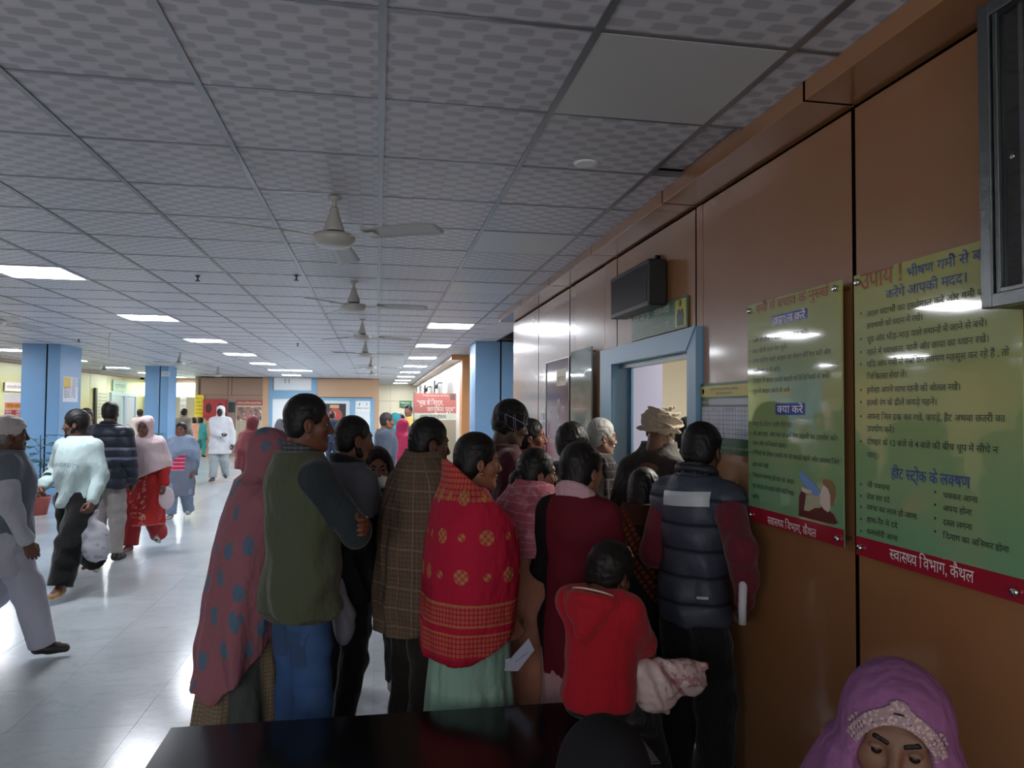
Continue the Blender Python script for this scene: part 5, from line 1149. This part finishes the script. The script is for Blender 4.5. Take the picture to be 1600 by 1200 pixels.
for sg in (-1, 1): g.tube([tuple(V3(sg*.034+.021*math.cos(t), .098, .002+.017*math.sin(t))*q) for t in np.linspace(0, 2*PI, 17)], .0016, 5); g.tube([tuple(V3(sg*.055, .095, .006)*q), tuple(V3(sg*.078, .02, .008)*q), tuple(V3(sg*.078, -.02, -.004)*q)], .0018, 5)
g.tube([tuple(V3(-.014, .10, .004)*q), tuple(V3(.014, .10, .004)*q)], .0016, 5); mesh_obj('spectacles', np.array(g.v)@P.HR.T+P.hc, g.f, m_black, P.root)
P.band(1, .88, .93, plain('gold', 'c8a060', .25, .5, 1), .031, 'bangle')

P = PR('person with thick black hair in olive coat, behind the woman in maroon', 886, 661, 4.1, 55, sk='5c4034', lean=4)
P.face().hair('thick').top(cloth('34352f'), ease=.04, hem=.42, name='coat').trousers(cloth('1c1c1c')).shoes(m_shoe)

P = PR('young woman in maroon sweater with pink hood collar, seen from behind', 903, 689, 3.05, 44, wide=.86, wl=(-.10, .22, .95), wr=(.10, .25, .95), el=(-.3, -.8, -.5), er=(.3, -.8, -.5), sk='8a6250', yaw=18, nod=3)
mm = M('maroon_black_sweater', '5c1622', .85, .2); mm.mix(mm.x.lt(-.10), '141014'); mm.bump(mm.noise(14, 3), .3, .01)
P.face().hair('woman', '0c0a0c').top(mm.m, hem=.36, ease=.03, flare=.015, name='sweater').top(cloth('b08890'), hem=.22, ease=.012, flare=.04, sleeve=.1, name='tunic').trousers(cloth('48343c')).collar(cloth('c4a0aa'), z=.832, r=.078, hgt=.035, t=.034, name='hood', tiltf=.5).shoes(m_shoe)

P = PR('grey haired old man in dark plaid shirt beside the door frame', 934, 652, 4.6, 84, sk='6c5044', yaw=4, nod=4)
P.face(mous='8a8884').hair('short', '6c6c6c').top(check('dark_plaid', '2c2a2c', '6c6464', .05, .12), ease=.03, hem=.42, name='shirt').trousers(cloth('28282a')).shoes(m_shoe)

P = PR('old man in beige turban and dark shawl leaning into the doorway', 1004, 636, 3.95, 52, sk='5c4034', lean=12, nod=10, side=2, wide=.95)
P.face(beard='6a6664').drape(cloth('2c2624'), [(.5, 0, 0, .24, .18), (.8, 0, .02, .25, .19), (1.05, 0, .07, .25, .19), (1.2, 0, .12, .24, .17), (1.30, 0, .15, .20, .14), (1.38, 0, .17, .12, .11), (1.44, 0, .18, .085, .09)], head=False, neckr=.0, wr=.008).trousers(cloth('2c2a28')).shoes(m_shoe)
g = Field([-.16, -.17, -.06], [.16, .17, .22], .007); g.ell((0, -.01, .045), (.112, .122, .082), roty(.15), .02)
for k in range(7): 
    a = k*.5; g.ell((math.sin(a)*.012, -.01, .02+k*.016), (.138-.009*k, .144-.010*k, .015), roty(.32*math.sin(k*1.7))@rotx(.28*math.cos(k*2.1)), .003)
g.ell((.0, .105, -.075), (.09, .09, .09), None, .02, '-'); g.wrinkle(.003, 90, 1); P.hput('turban', g, cloth('8e8272'))

P = PR('person with dark wavy hair half hidden in the doorway', 1076, 653, 4.35, 60, sk='4c3830', wide=.85)
P.face().hair('thick').top(cloth('2c2622'), ease=.03, name='coat').trousers(cloth('1c1c1c')).shoes(m_shoe)

P = PR('small dark haired woman in green shawl with orange check border, beside the padded vest', 997, 730, 3.42, 42, sk='5c4034', lean=6, nod=10)
ms = wv('green_orange_shawl', '16201e'); t = ms.x*.9+ms.z*.75; b = t.gt(.70)*t.lt(.83); ms.mix(b*.85, '3c1c14'); ms.mix(b*((t/.036).frac().gt(.35))*(((ms.x-ms.z)/.036).frac().gt(.35))*.7, '7c4424'); ms.mix(ms.z.gt(1.09)*.6, '4c281c')
P.face().hair('woman', '100e10').drape(ms.m, [(.45, 0, 0, .22, .18), (.75, 0, 0, .225, .185), (.95, 0, .02, .22, .17), (1.05, 0, .03, .19, .14), (1.13, 0, .03, .11, .10), (1.18, 0, .03, .08, .08)], head=False, neckr=.0).skirt(cloth('2c3438'), .04, .7, (.2, .19), (.16, .14)).shoes(m_shoe)

P = PR('man in slate padded vest with silver band and maroon sleeves, leaning to the door', 1082, 657, 2.98, 56, sk='5c4034', side=0, lean=5, nod=10, yaw=-8, wr=(.25, -.02, .87), er=(.5, -.6, 0), wl=(-.12, .2, .92), curl=1.1, wide=.76, shoulder=1.2, thumb_r=(0, 1, .2))
P.face().hair('short', '0e0c0d').top(cloth('642230'), hem=.50, ease=.032, name='sweater').top(puffer('slate_puffer', '3c4250', .105, .55), hem=.475, ease=.045, sleeve=.06, name='padded_vest', fold=.008).trousers(cloth('1a1b20'), ease=.03, bag=.5).collar(puffer('slate_puffer2', '30343e', .05), z=.845, r=.075, hgt=.045, t=.032).shoes(m_shoe)
V, T = grid_quad((-.10, -.3, 1.225), (.12, -.3, 1.235), (-.10, -.3, 1.285), 16, 3); decal(P, V, T, plain('silver_band', 'b4bcc4', .35), 'silver_band', .004, (0, 1, 0))
V, T = grid_quad((.08, -.3, .865), (.125, -.3, .868), (.08, -.3, .875), 4, 1); decal(P, V, T, plain('brand_tab', 'b0b4b8', .5), 'tab', .004, (0, 1, 0))
N_ = P
# roll of paper in his hand
h = N_.root.matrix_world @ Vector(N_.wr[1]); h = Vector(at_y(1160, 957, h[1]-.075)); r = tag(empty('paper_roll', h), 'white paper tube held in the fist beside the orange wall', 'paper')
MB().tube([(0, 0, -.045), (0, .0, .02), (.004, .0, .13)], [.015, .0155, .017], 18).build('outer_sheet', plain('paper_sheet', 'c4c6cc', .6), r, True)
MB().tube([(.004, 0, .128), (.004, 0, .1315)], [.010, .0115], 14).build('inner_turn', plain('paper_shade', '84868c', .6), r, True)

# folded paper in the hand of the woman in red
h = F_.root.matrix_world @ Vector(F_.wr[1]+V3(.0, .03, -.09)); c = np.array(at_y(797, 1030, float(h[1])-.03)); r = tag(empty('folded_paper', tuple(c)), 'folded white slip with printed stamp held below the red shawl', 'paper')
def slip(pts, nm, m=plain('paper_blue', 'a4a8bc', .6)): 
    V = [(x, y, z) for x, y, z in pts]+[(x, y+.0015, z) for x, y, z in pts]; n = len(pts); return mesh_obj(nm, V, [tuple(range(n))[::-1], tuple(range(n, 2*n))]+[(i, (i+1) % n, (i+1) % n+n, i+n) for i in range(n)], m, r)
slip([(-.105, .01, -.01), (-.03, -.005, -.035), (.045, -.01, -.03), (.07, -.005, .02), (-.02, 0, .0), (-.09, .01, .01)], 'fold'); slip([(-.03, -.008, -.042), (.03, -.013, -.045), (.098, -.01, .035), (.075, -.006, .082), (.01, .0, .012)], 'sheet')
V, T, wd = line('OPD', .035); V = np.column_stack([.015+V[:, 0]*.7+V[:, 1]*.25, np.full(len(V), -.0155), -.010+V[:, 0]*.55]); V[:, 2] += (V[:, 1]*0)+0; mesh_obj('stamp', V, T, ink('4c5078'), r)

# ------------------------------------------------------------------ boy on the bench
X, H_ = XH(934, 858, 2.62); P = Person('boy in red hooded sweatshirt sitting on the black granite bench', X, 2.62, (H_-.575)/.48, 44, sk='6c4838', seat=.59, lean=4, nod=22, hs=.93, yaw=12, wide=.98,
    wr=(.06, .30, .66), wl=(-.06, .32, .68), er=(.6, -.5, -.5), el=(-.5, -.5, -.5), curl=.9, legs={-1: {'a': (-.10, .34, .22), 'k': (0, 1, .8)}, 1: {'a': (.10, .36, .22), 'k': (0, 1, .8)}}); bpy.context.view_layer.update()
P.face().hair('boy', '100d0d').top(cloth('b01c2c'), hem=.50, ease=.035, name='hooded_sweatshirt', belly=.03, wr=.008, sleeve=.93, cuff=True).trousers(cloth('17171a'), ease=.02, waist=.56).shoes(m_shoe)
f = Field([-.17, -.22, P.zf(.74)], [.17, .16, P.zf(.90)], .008); c = P.tp(0, -.04, P.zf(.80))
for i in range(20):
    a, b = 2*PI*i/20, 2*PI*(i+1)/20; Q = lambda t: c+V3(.088*math.sin(t), .075*math.cos(t)-.012, .03+.026*math.cos(t)*-1.0); f.cap(Q(a), Q(b), .020 if abs(a-PI) < 1.6 else .016, None, .02)
f.cap(c+V3(-.045, -.065, .0), c+V3(.045, -.065, .0), .034, None, .04); f.cap(c+V3(0, -.08, -.05), c+V3(0, -.085, -.06), .034, None, .05); f.wrinkle(.003, 40, 1); P.put('hood', f, cloth('b01c2c'))
MB().tube([tuple(c+V3(.078*math.sin(t), .066*math.cos(t)-.012, .060-.030*math.cos(t))) for t in np.linspace(1.2, 2*PI-1.2, 24)], .0035, 6).build('hood_piping', plain('cream_piping', 'd8c8b0', .7), P.root, True)
B_ = P
# carrier bag in his lap
bc = at_y(1042, 1067, 2.60); r = tag(empty('carrier_bag', bc), 'white plastic bag with red print in the lap of the boy', 'bag')
f = Field([-.19, -.09, -.14], [.19, .12, .12], .007); f.ell((-.055, .02, -.01), (.085, .055, .085), roty(-.3), .03); f.ell((.05, .02, .005), (.10, .035, .058), roty(.25), .03); f.cap((.07, .02, .02), (.145, .02, .046), .028, .006, .03); f.cap((-.02, .02, -.05), (.01, .02, -.098), .05, .012, .04); f.cap((-.1, .0, .05), (-.125, 0, .075), .03, .012, .03); f.wrinkle(.006, 45, 2); f.wrinkle(.003, 95, 1)
mb = M('printed_plastic', 'e4d0d0', .35, .45); t = mb.x*1.0+mb.z*.9; mb.mix(mb.x.gt(-.02)*mb.z.gt(-.02)*((mb.noise(34, 2, .7)-.5)*14).clamp()*.6, '9c2430'); mb.mix(mb.x.gt(-.03)*t.lt(.03)*t.gt(.012)*.6, '9c2430'); mb.mix(mb.noise(6, 2)*.3, 'b89498')
f.build('bag', mb.m, r); r.scale = (1.12, 1.12, 1.12)

# ------------------------------------------------------------------ two seated figures close to the camera
a = at_y(944, 1142, 1.32); P = Person('seated person under a plain black head cloth, only the crown in view', a[0], 1.32, (a[2]-.57)/.48, 15, seat=.56, hs=.90, legs={-1: {'a': (-.1, .38, .08), 'k': (0, 1, 1)}, 1: {'a': (.1, .38, .08), 'k': (0, 1, 1)}}, wl=(-.1, .25, .55), wr=(.1, .25, .55), nod=8)
P.face().drape(plain('black_headcloth', '1c1c20', .9, .15), [(.42, 0, 0, .22, .18), (.65, 0, 0, .2, .15), (.78, 0, 0, .15, .12), (.84, 0, 0, .1, .09)], hood=(.096, .112, .112), wr=.001).trousers(cloth('1c1c20'), waist=.54).shoes(m_shoe)
a = at_y(1406, 1036, 1.25); P = Person('seated woman in mauve headscarf with lace edge, looking up at the camera side', a[0], 1.28, (a[2]-.585)/.48, 212, sk='7c5a48', seat=.56, hs=.98, nod=2, yaw=5, tilt=-5, shoulder=.8, legs={-1: {'a': (-.1, .38, .08), 'k': (0, 1, 1)}, 1: {'a': (.1, .38, .08), 'k': (0, 1, 1)}}, wl=(-.1, .25, .60), wr=(.1, .25, .60)); bpy.context.view_layer.update()
mv = wv('mauve_scarf', '8c5c88'); P.face().drape(mv.m, [(.5, 0, 0, .22, .2), (.75, 0, 0, .21, .18), (.86, 0, 0, .18, .15), (.95, 0, 0, .14, .13), (1.0, 0, 0, .11, .11)], hood=(.100, .115, .107), face=(.068, .065, .088), hz=-.006, wr=.004, fold=.04, n=7, seed=1.1).trousers(cloth('5c3c58'), waist=.54).shoes(m_shoe)
# lace edge following the face opening
ml = M('cream_lace', 'b8a4a0', .7, .3); ml.mix((ml.voro(160)).gt(.42)*.6, '7c5c70'); L = []; lc = V3(0, .088, -.028)
g = Field([-.11, .0, -.13], [.11, .16, .12], .0035)
for i in range(44):
    t = -1.9+3.8*i/43; e = V3(.066*math.sin(t), 0, .088*math.cos(t)); 
    for rr, s_ in ((1.06, .0055), (1.17, .005), (1.28, .005), (1.28+(.10*max(0, 1-abs(t)/.28)), .005), (1.28+(.18*max(0, 1-abs(t)/.28)), .005), (1.40, .005) if abs(t) < .2 or abs(abs(t)-.95) < .12 else (1.2, .004)):
        x, z = e[0]*rr, lc[2]+e[2]*rr; u = 1-(x/.101)**2-((z-.035)/.107)**2
        y = (-.018+.116*math.sqrt(max(u, .02)))/.89; g.ell((x*P.hs, y*P.hs+.001, z*P.hs), (s_, .004, s_), None, .002)
P.hput('lace_edge', g, ml.m)

# ------------------------------------------------------------------ people walking in the hall
P = PR('man in white cap and grey waistcoat at the picture edge, walking', 12, 648, 5.3, 62, sk='5c4034', wr=(.27, .10, .78), legs={-1: {'a': (-.1, -.25, .14), 'tp': -30}, 1: {'a': (.1, .22, .075)}})
P.face().hair('short', '5c5c5c').top(cloth('a8acb8'), hem=.36, ease=.03, flare=.03, name='kurta').top(cloth('5c6470'), hem=.44, ease=.048, sleeve=.1, name='waistcoat').trousers(cloth('a4a8b8'), ease=.038, bag=.4, hem=.05).shoes(m_shoe)
g = Field([-.12, -.15, -.06], [.12, .14, .16], .008); g.ell((0, -.018, .045), (.094, .115, .082), None, .02); g.ell((0, .12, -.04), (.10, .08, .085), None, .02, '-'); g.clip(s_n([0, -.3, -1]), .03); g.wrinkle(.003, 50, 1); P.hput('cap', g, cloth('b4b0b0'))

P = PR('young bearded man in pale mint sweatshirt with dark sleeve stripes, walking', 124, 640, 7.15, 203, sk='6c4a3c', yaw=58, nod=4, wr=(.24, .12, .92), wl=(-.27, .12, .82), er=(.6, -.8, 0), legs={-1: {'a': (-.10, .28, .075), 'ty': -12}, 1: {'a': (.10, -.36, .20), 'tp': -42}}, curl=.9)
msw = cloth('b4c8c8'); P.face(beard='0e0c0c').hair('thick', front=-.012).top(msw, hem=.475, ease=.036, name='sweatshirt', wr=.012, cuff=True, belly=.01, fold=.01)
V, T, wd = line('UNIVERSITY', .055); k = wd/2; V = [(-(x-k)*.95, .35, P.zf(.70)+z*.9-((x-k)**2)*.9) for x, z in V[:, :2]]; decal(P, V, T, ink('7c8c98'), 'chest_lettering', .003)
P.collar(cloth('1c1a1e'), z=.848, r=.066, hgt=.03, t=.03).trousers(cloth('121214'), ease=.05, bag=.6, name='cargo_trousers').shoes(plain('tan_trainer', 'a07c5c', .6), plain('pale_sole', 'c8b8a0', .6), size=1.1)
for i in (0, 1):
    for a, b in ((.12, .26), (.42, .56)): P.band(i, a, b, cloth('14161c'), .060 if a < .3 else .056)
h = P.root.matrix_world @ Vector(P.wr[0]); r = tag(empty('carrier_bag', (h[0]+.03, h[1], h[2]-.09)), 'white printed plastic bag swinging from the hand of the man in mint sweatshirt', 'bag')
f = Field([-.15, -.09, -.45], [.16, .09, .06], .011); f.ell((0, 0, -.25), (.115, .045, .17), roty(.12), .03); f.cap((-.02, 0, -.08), (0, 0, .0), .04, .018, .03); f.ell((.02, 0, -.33), (.10, .05, .09), None, .03); f.wrinkle(.006, 30, 1); mw = M('grey_print_plastic', 'b4b4bc', .4, .4); mw.mix(((mw.noise(16, 2)-.55)*12).clamp()*.5, '6c6c78'); f.build('bag', mw.m, r)

P = PR('man in navy quilted jacket with grey stripes, back turned, behind the mint sweatshirt', 172, 627, 8.6, 4, sk='5c4034')
P.hair('short').top(puffer('navy_puffer', '1c2230', .11, .6, [(P.zf(.64), P.zf(.66), '4c5468'), (P.zf(.70), P.zf(.715), '4c5468')]), ease=.055, hem=.46, name='jacket', fold=.01).trousers(cloth('8c8684'), ease=.03).collar(cloth('1c2230'), r=.07, hgt=.03, t=.03).shoes(m_shoe)
P = PR('dark haired person mostly hidden behind the mint sweatshirt man', 135, 637, 10.4, 160, far=True, sk='7c5848'); P.hair('bun').top(cloth('4c4850'), ease=.03).trousers(cloth('3c3c44')).shoes(m_shoe)

P = PR('woman in pale pink headscarf and red tunic with white embroidery, walking', 228, 651, 9.15, 186, sk='6c4a3c', wr=(.27, .06, .80), wl=(-.27, .10, .74), legs={-1: {'a': (-.10, -.20, .14), 'tp': -25}, 1: {'a': (.10, .12, .075)}})
mk = wv('red_tunic', 'a82c2c'); mk.mix(((mk.noise(26, 3)-.54)*12).clamp()*(mk.x.abs().lt(.09))*mk.y.gt(0)*.55, 'd0a8a0'); mk.mix(mk.z.lt(.34)*((mk.z*110).sin().gt(0))*.5, 'd09c98')
P.face().top(mk.m, hem=.20, ease=.035, flare=.055, fold=.04, name='tunic').trousers(cloth('a03034'), ease=.05, bag=.5, name='shalwar').shoes(plain('pink_trainer', '9c6c78', .6), m_wshoe)
P.drape(cloth('c8b4b8'), [(.70, 0, 0, .30, .20), (.9, 0, 0, .295, .20), (1.08, 0, 0, .27, .18), (1.2, 0, 0, .22, .15), (1.28, 0, .01, .14, .13)], fold=.035, clips=[(-.42, 0, -1, -.835)], wr=.008, face=(.060, .07, .088), seed=2.2, hood=(.096, .112, .108), arms=(0, 1))
h = P.root.matrix_world @ Vector(P.wr[0]); r = tag(empty('carrier_bag', (h[0], h[1], h[2]-.06)), 'thin white plastic bag carried by the woman in red tunic', 'bag'); f = Field([-.14, -.08, -.28], [.14, .08, .08], .012); f.ell((.02, 0, -.10), (.085, .04, .13), None, .03); f.cap((.02, 0, -.02), (0, 0, .05), .03, .015, .03); f.wrinkle(.006, 40, 1); f.build('bag', plain('thin_plastic', 'c8b8bc', .35), r)

P = PR('woman in pale blue shawl with magenta striped tunic front, walking', 284, 659, 11.7, 186, sk='7c5444', wr=(.26, .05, .70), legs={-1: {'a': (-.09, -.12, .10), 'tp': -15}, 1: {'a': (.09, .10, .075)}})
mt = wv('striped_tunic', '6c7484'); mt.mix(mt.z.gt(.72)*mt.x.gt(-.10)*mt.x.lt(.09), 'b42c50'); mt.mix(mt.z.gt(.72)*(mt.z/.055).frac().lt(.3)*mt.x.gt(-.10)*mt.x.lt(.09)*.7, 'd8a8b4')
P.face().hair('bun').top(mt.m, hem=.24, ease=.03, flare=.05, name='tunic').trousers(cloth('7c8ca4'), ease=.04, bag=.4).shoes(plain('pale_shoe', 'a8a4a4', .6))
P.drape(cloth('8494ac'), [(.62, 0, -.03, .24, .17), (.85, 0, -.02, .25, .17), (1.0, 0, 0, .25, .17), (1.1, 0, 0, .22, .14), (1.17, 0, 0, .12, .11), (1.21, 0, 0, .09, .09)], head=False, fold=.04, wr=.008, clips=[(-.6, 1.6, -1, -.70)], neckr=.07, arms=(0, 1))

P = PR('man dressed all in white with a white head wrap, walking', 345, 634, 17.6, 184, sk='2c201c', wr=(.16, .26, 1.02), er=(.8, -.4, 0), wl=(-.30, .06, .78), legs={-1: {'a': (-.1, .05, .075)}, 1: {'a': (.1, -.10, .075)}}, h_=0) if False else PR('man dressed all in white with a white head wrap, walking', 345, 634, 17.6, 184, sk='3c2a24', wr=(-.10, .26, 1.04), er=(.8, -.4, 0), wl=(-.30, .06, .78), legs={1: {'a': (.1, .14, .075)}, -1: {'a': (-.1, -.16, .12), 'tp': -20}})  # skin colour darkened to carry the shade on his face
P.far = False; P.face().top(cloth('d4d6dc'), hem=.37, ease=.055, flare=.03, name='kurta').trousers(cloth('9ca4a8'), ease=.04, bag=.4).drape(cloth('dcdce0'), [(P.zf(.76), 0, 0, .17, .14), (P.zf(.82), 0, 0, .13, .12), (P.zf(.85), 0, 0, .1, .1)], name='head_wrap', face=(.06, .07, .085), hood=(.09, .11, .105)).shoes(plain('grey_shoe', '4c4c50', .6))

def bg(label, px, top, Y, hd, tc, bc='2c3038', hair='short', sk='7c5444', shawl=None, **kw):
    P = PR(label, px, top, Y, hd, far=True, sk=sk, **kw)
    if hair: P.hair(hair)
    P.top(cloth(tc), ease=.035, hem=.45).trousers(cloth(bc), ease=.03).shoes(m_shoe)
    if shawl:
        z = P.zf; P.drape(cloth(shawl), [(z(.45), 0, 0, .26, .19), (z(.65), 0, 0, .26, .19), (z(.78), 0, 0, .22, .15), (z(.84), 0, 0, .12, .11)], wr=.008)
    return P
bg('man in beige checked shirt, back turned, beyond the far blue pillar', 288, 638, 21.8, 20, '8c8074', '6c6460')
bg('child in peach top reaching at the corridor mouth', 303, 652, 24.9, 300, 'd89878', '2c3850', 'bun', wl=(-.2, .35, .9), wr=(.2, .3, .9))
bg('person in teal clothes next to the child in peach', 314, 652, 26.1, 20, '3c8c88', '3c8c88', 'bun')
bg('dark haired man beyond the pink headscarf, facing the far opening', 219, 639, 22.5, 0, 'c0b0a4', '4c4844')
bg('woman in dark red head shawl before the information poster', 394, 651, 12.4, 20, '6c2c30', '3c2428', None, shawl='6a2e34')
bg('person in speckled grey shawl before the blue framed door', 437, 656, 14.2, 10, '7c7c80', '4c4c50', None, shawl='6c6c72')
bg('man in navy tracksuit standing at the white glass door', 519, 643, 21.5, 10, '2c3850', '2c3448', wr=(.12, .2, 1.2), wl=(-.12, .2, 1.2))
bg('man in blue jeans beside the navy tracksuit', 497, 646, 21.9, 20, '6c7484', '486490')
P = PR('man in grey jacket with white shirt, profile, beyond the bearded man', 603, 644, 10.4, 84, sk='8c6450'); P.face(mous='1c1412').hair('short', '2c2828').top(cloth('c4c4cc'), ease=.02, name='shirt').top(cloth('4c5868'), ease=.042, hem=.44, name='jacket', fold=.01).trousers(cloth('3c4450')).shoes(m_shoe)
bg('woman in bright pink shawl beyond the grey jacket', 629, 656, 12.0, 60, 'b42c54', '5c2030', None, shawl='b8345c')
bg('person in teal headscarf behind the bright pink shawl', 618, 646, 13.4, 80, '3c7c80', '2c4c50', None, shawl='2c8088')
bg('person with dark grey hair beyond the teal headscarf', 626, 646, 14.8, 200, '4c4c54', '3c3c40')
bg('bearded man in yellow shirt in the cream corridor', 639, 633, 16.2, 215, 'b49c54', '4c4438')
# white cloth bag hanging behind the jeans
c = at_y(540, 955, 3.5); r = tag(empty('cloth_bag', c), 'pale cloth bag hanging between the blue jeans and black trousers', 'bag'); f = Field([-.07, -.12, -.17], [.07, .12, .18], .009); f.cap((-.02, 0, .14), (-.015, .0, .0), .014, .045, .03); f.ell((-.005, 0, -.05), (.05, .08, .10), None, .03); f.wrinkle(.004, 40, 1); f.build('bag', plain('pale_cloth', '8c8c98', .8), r)
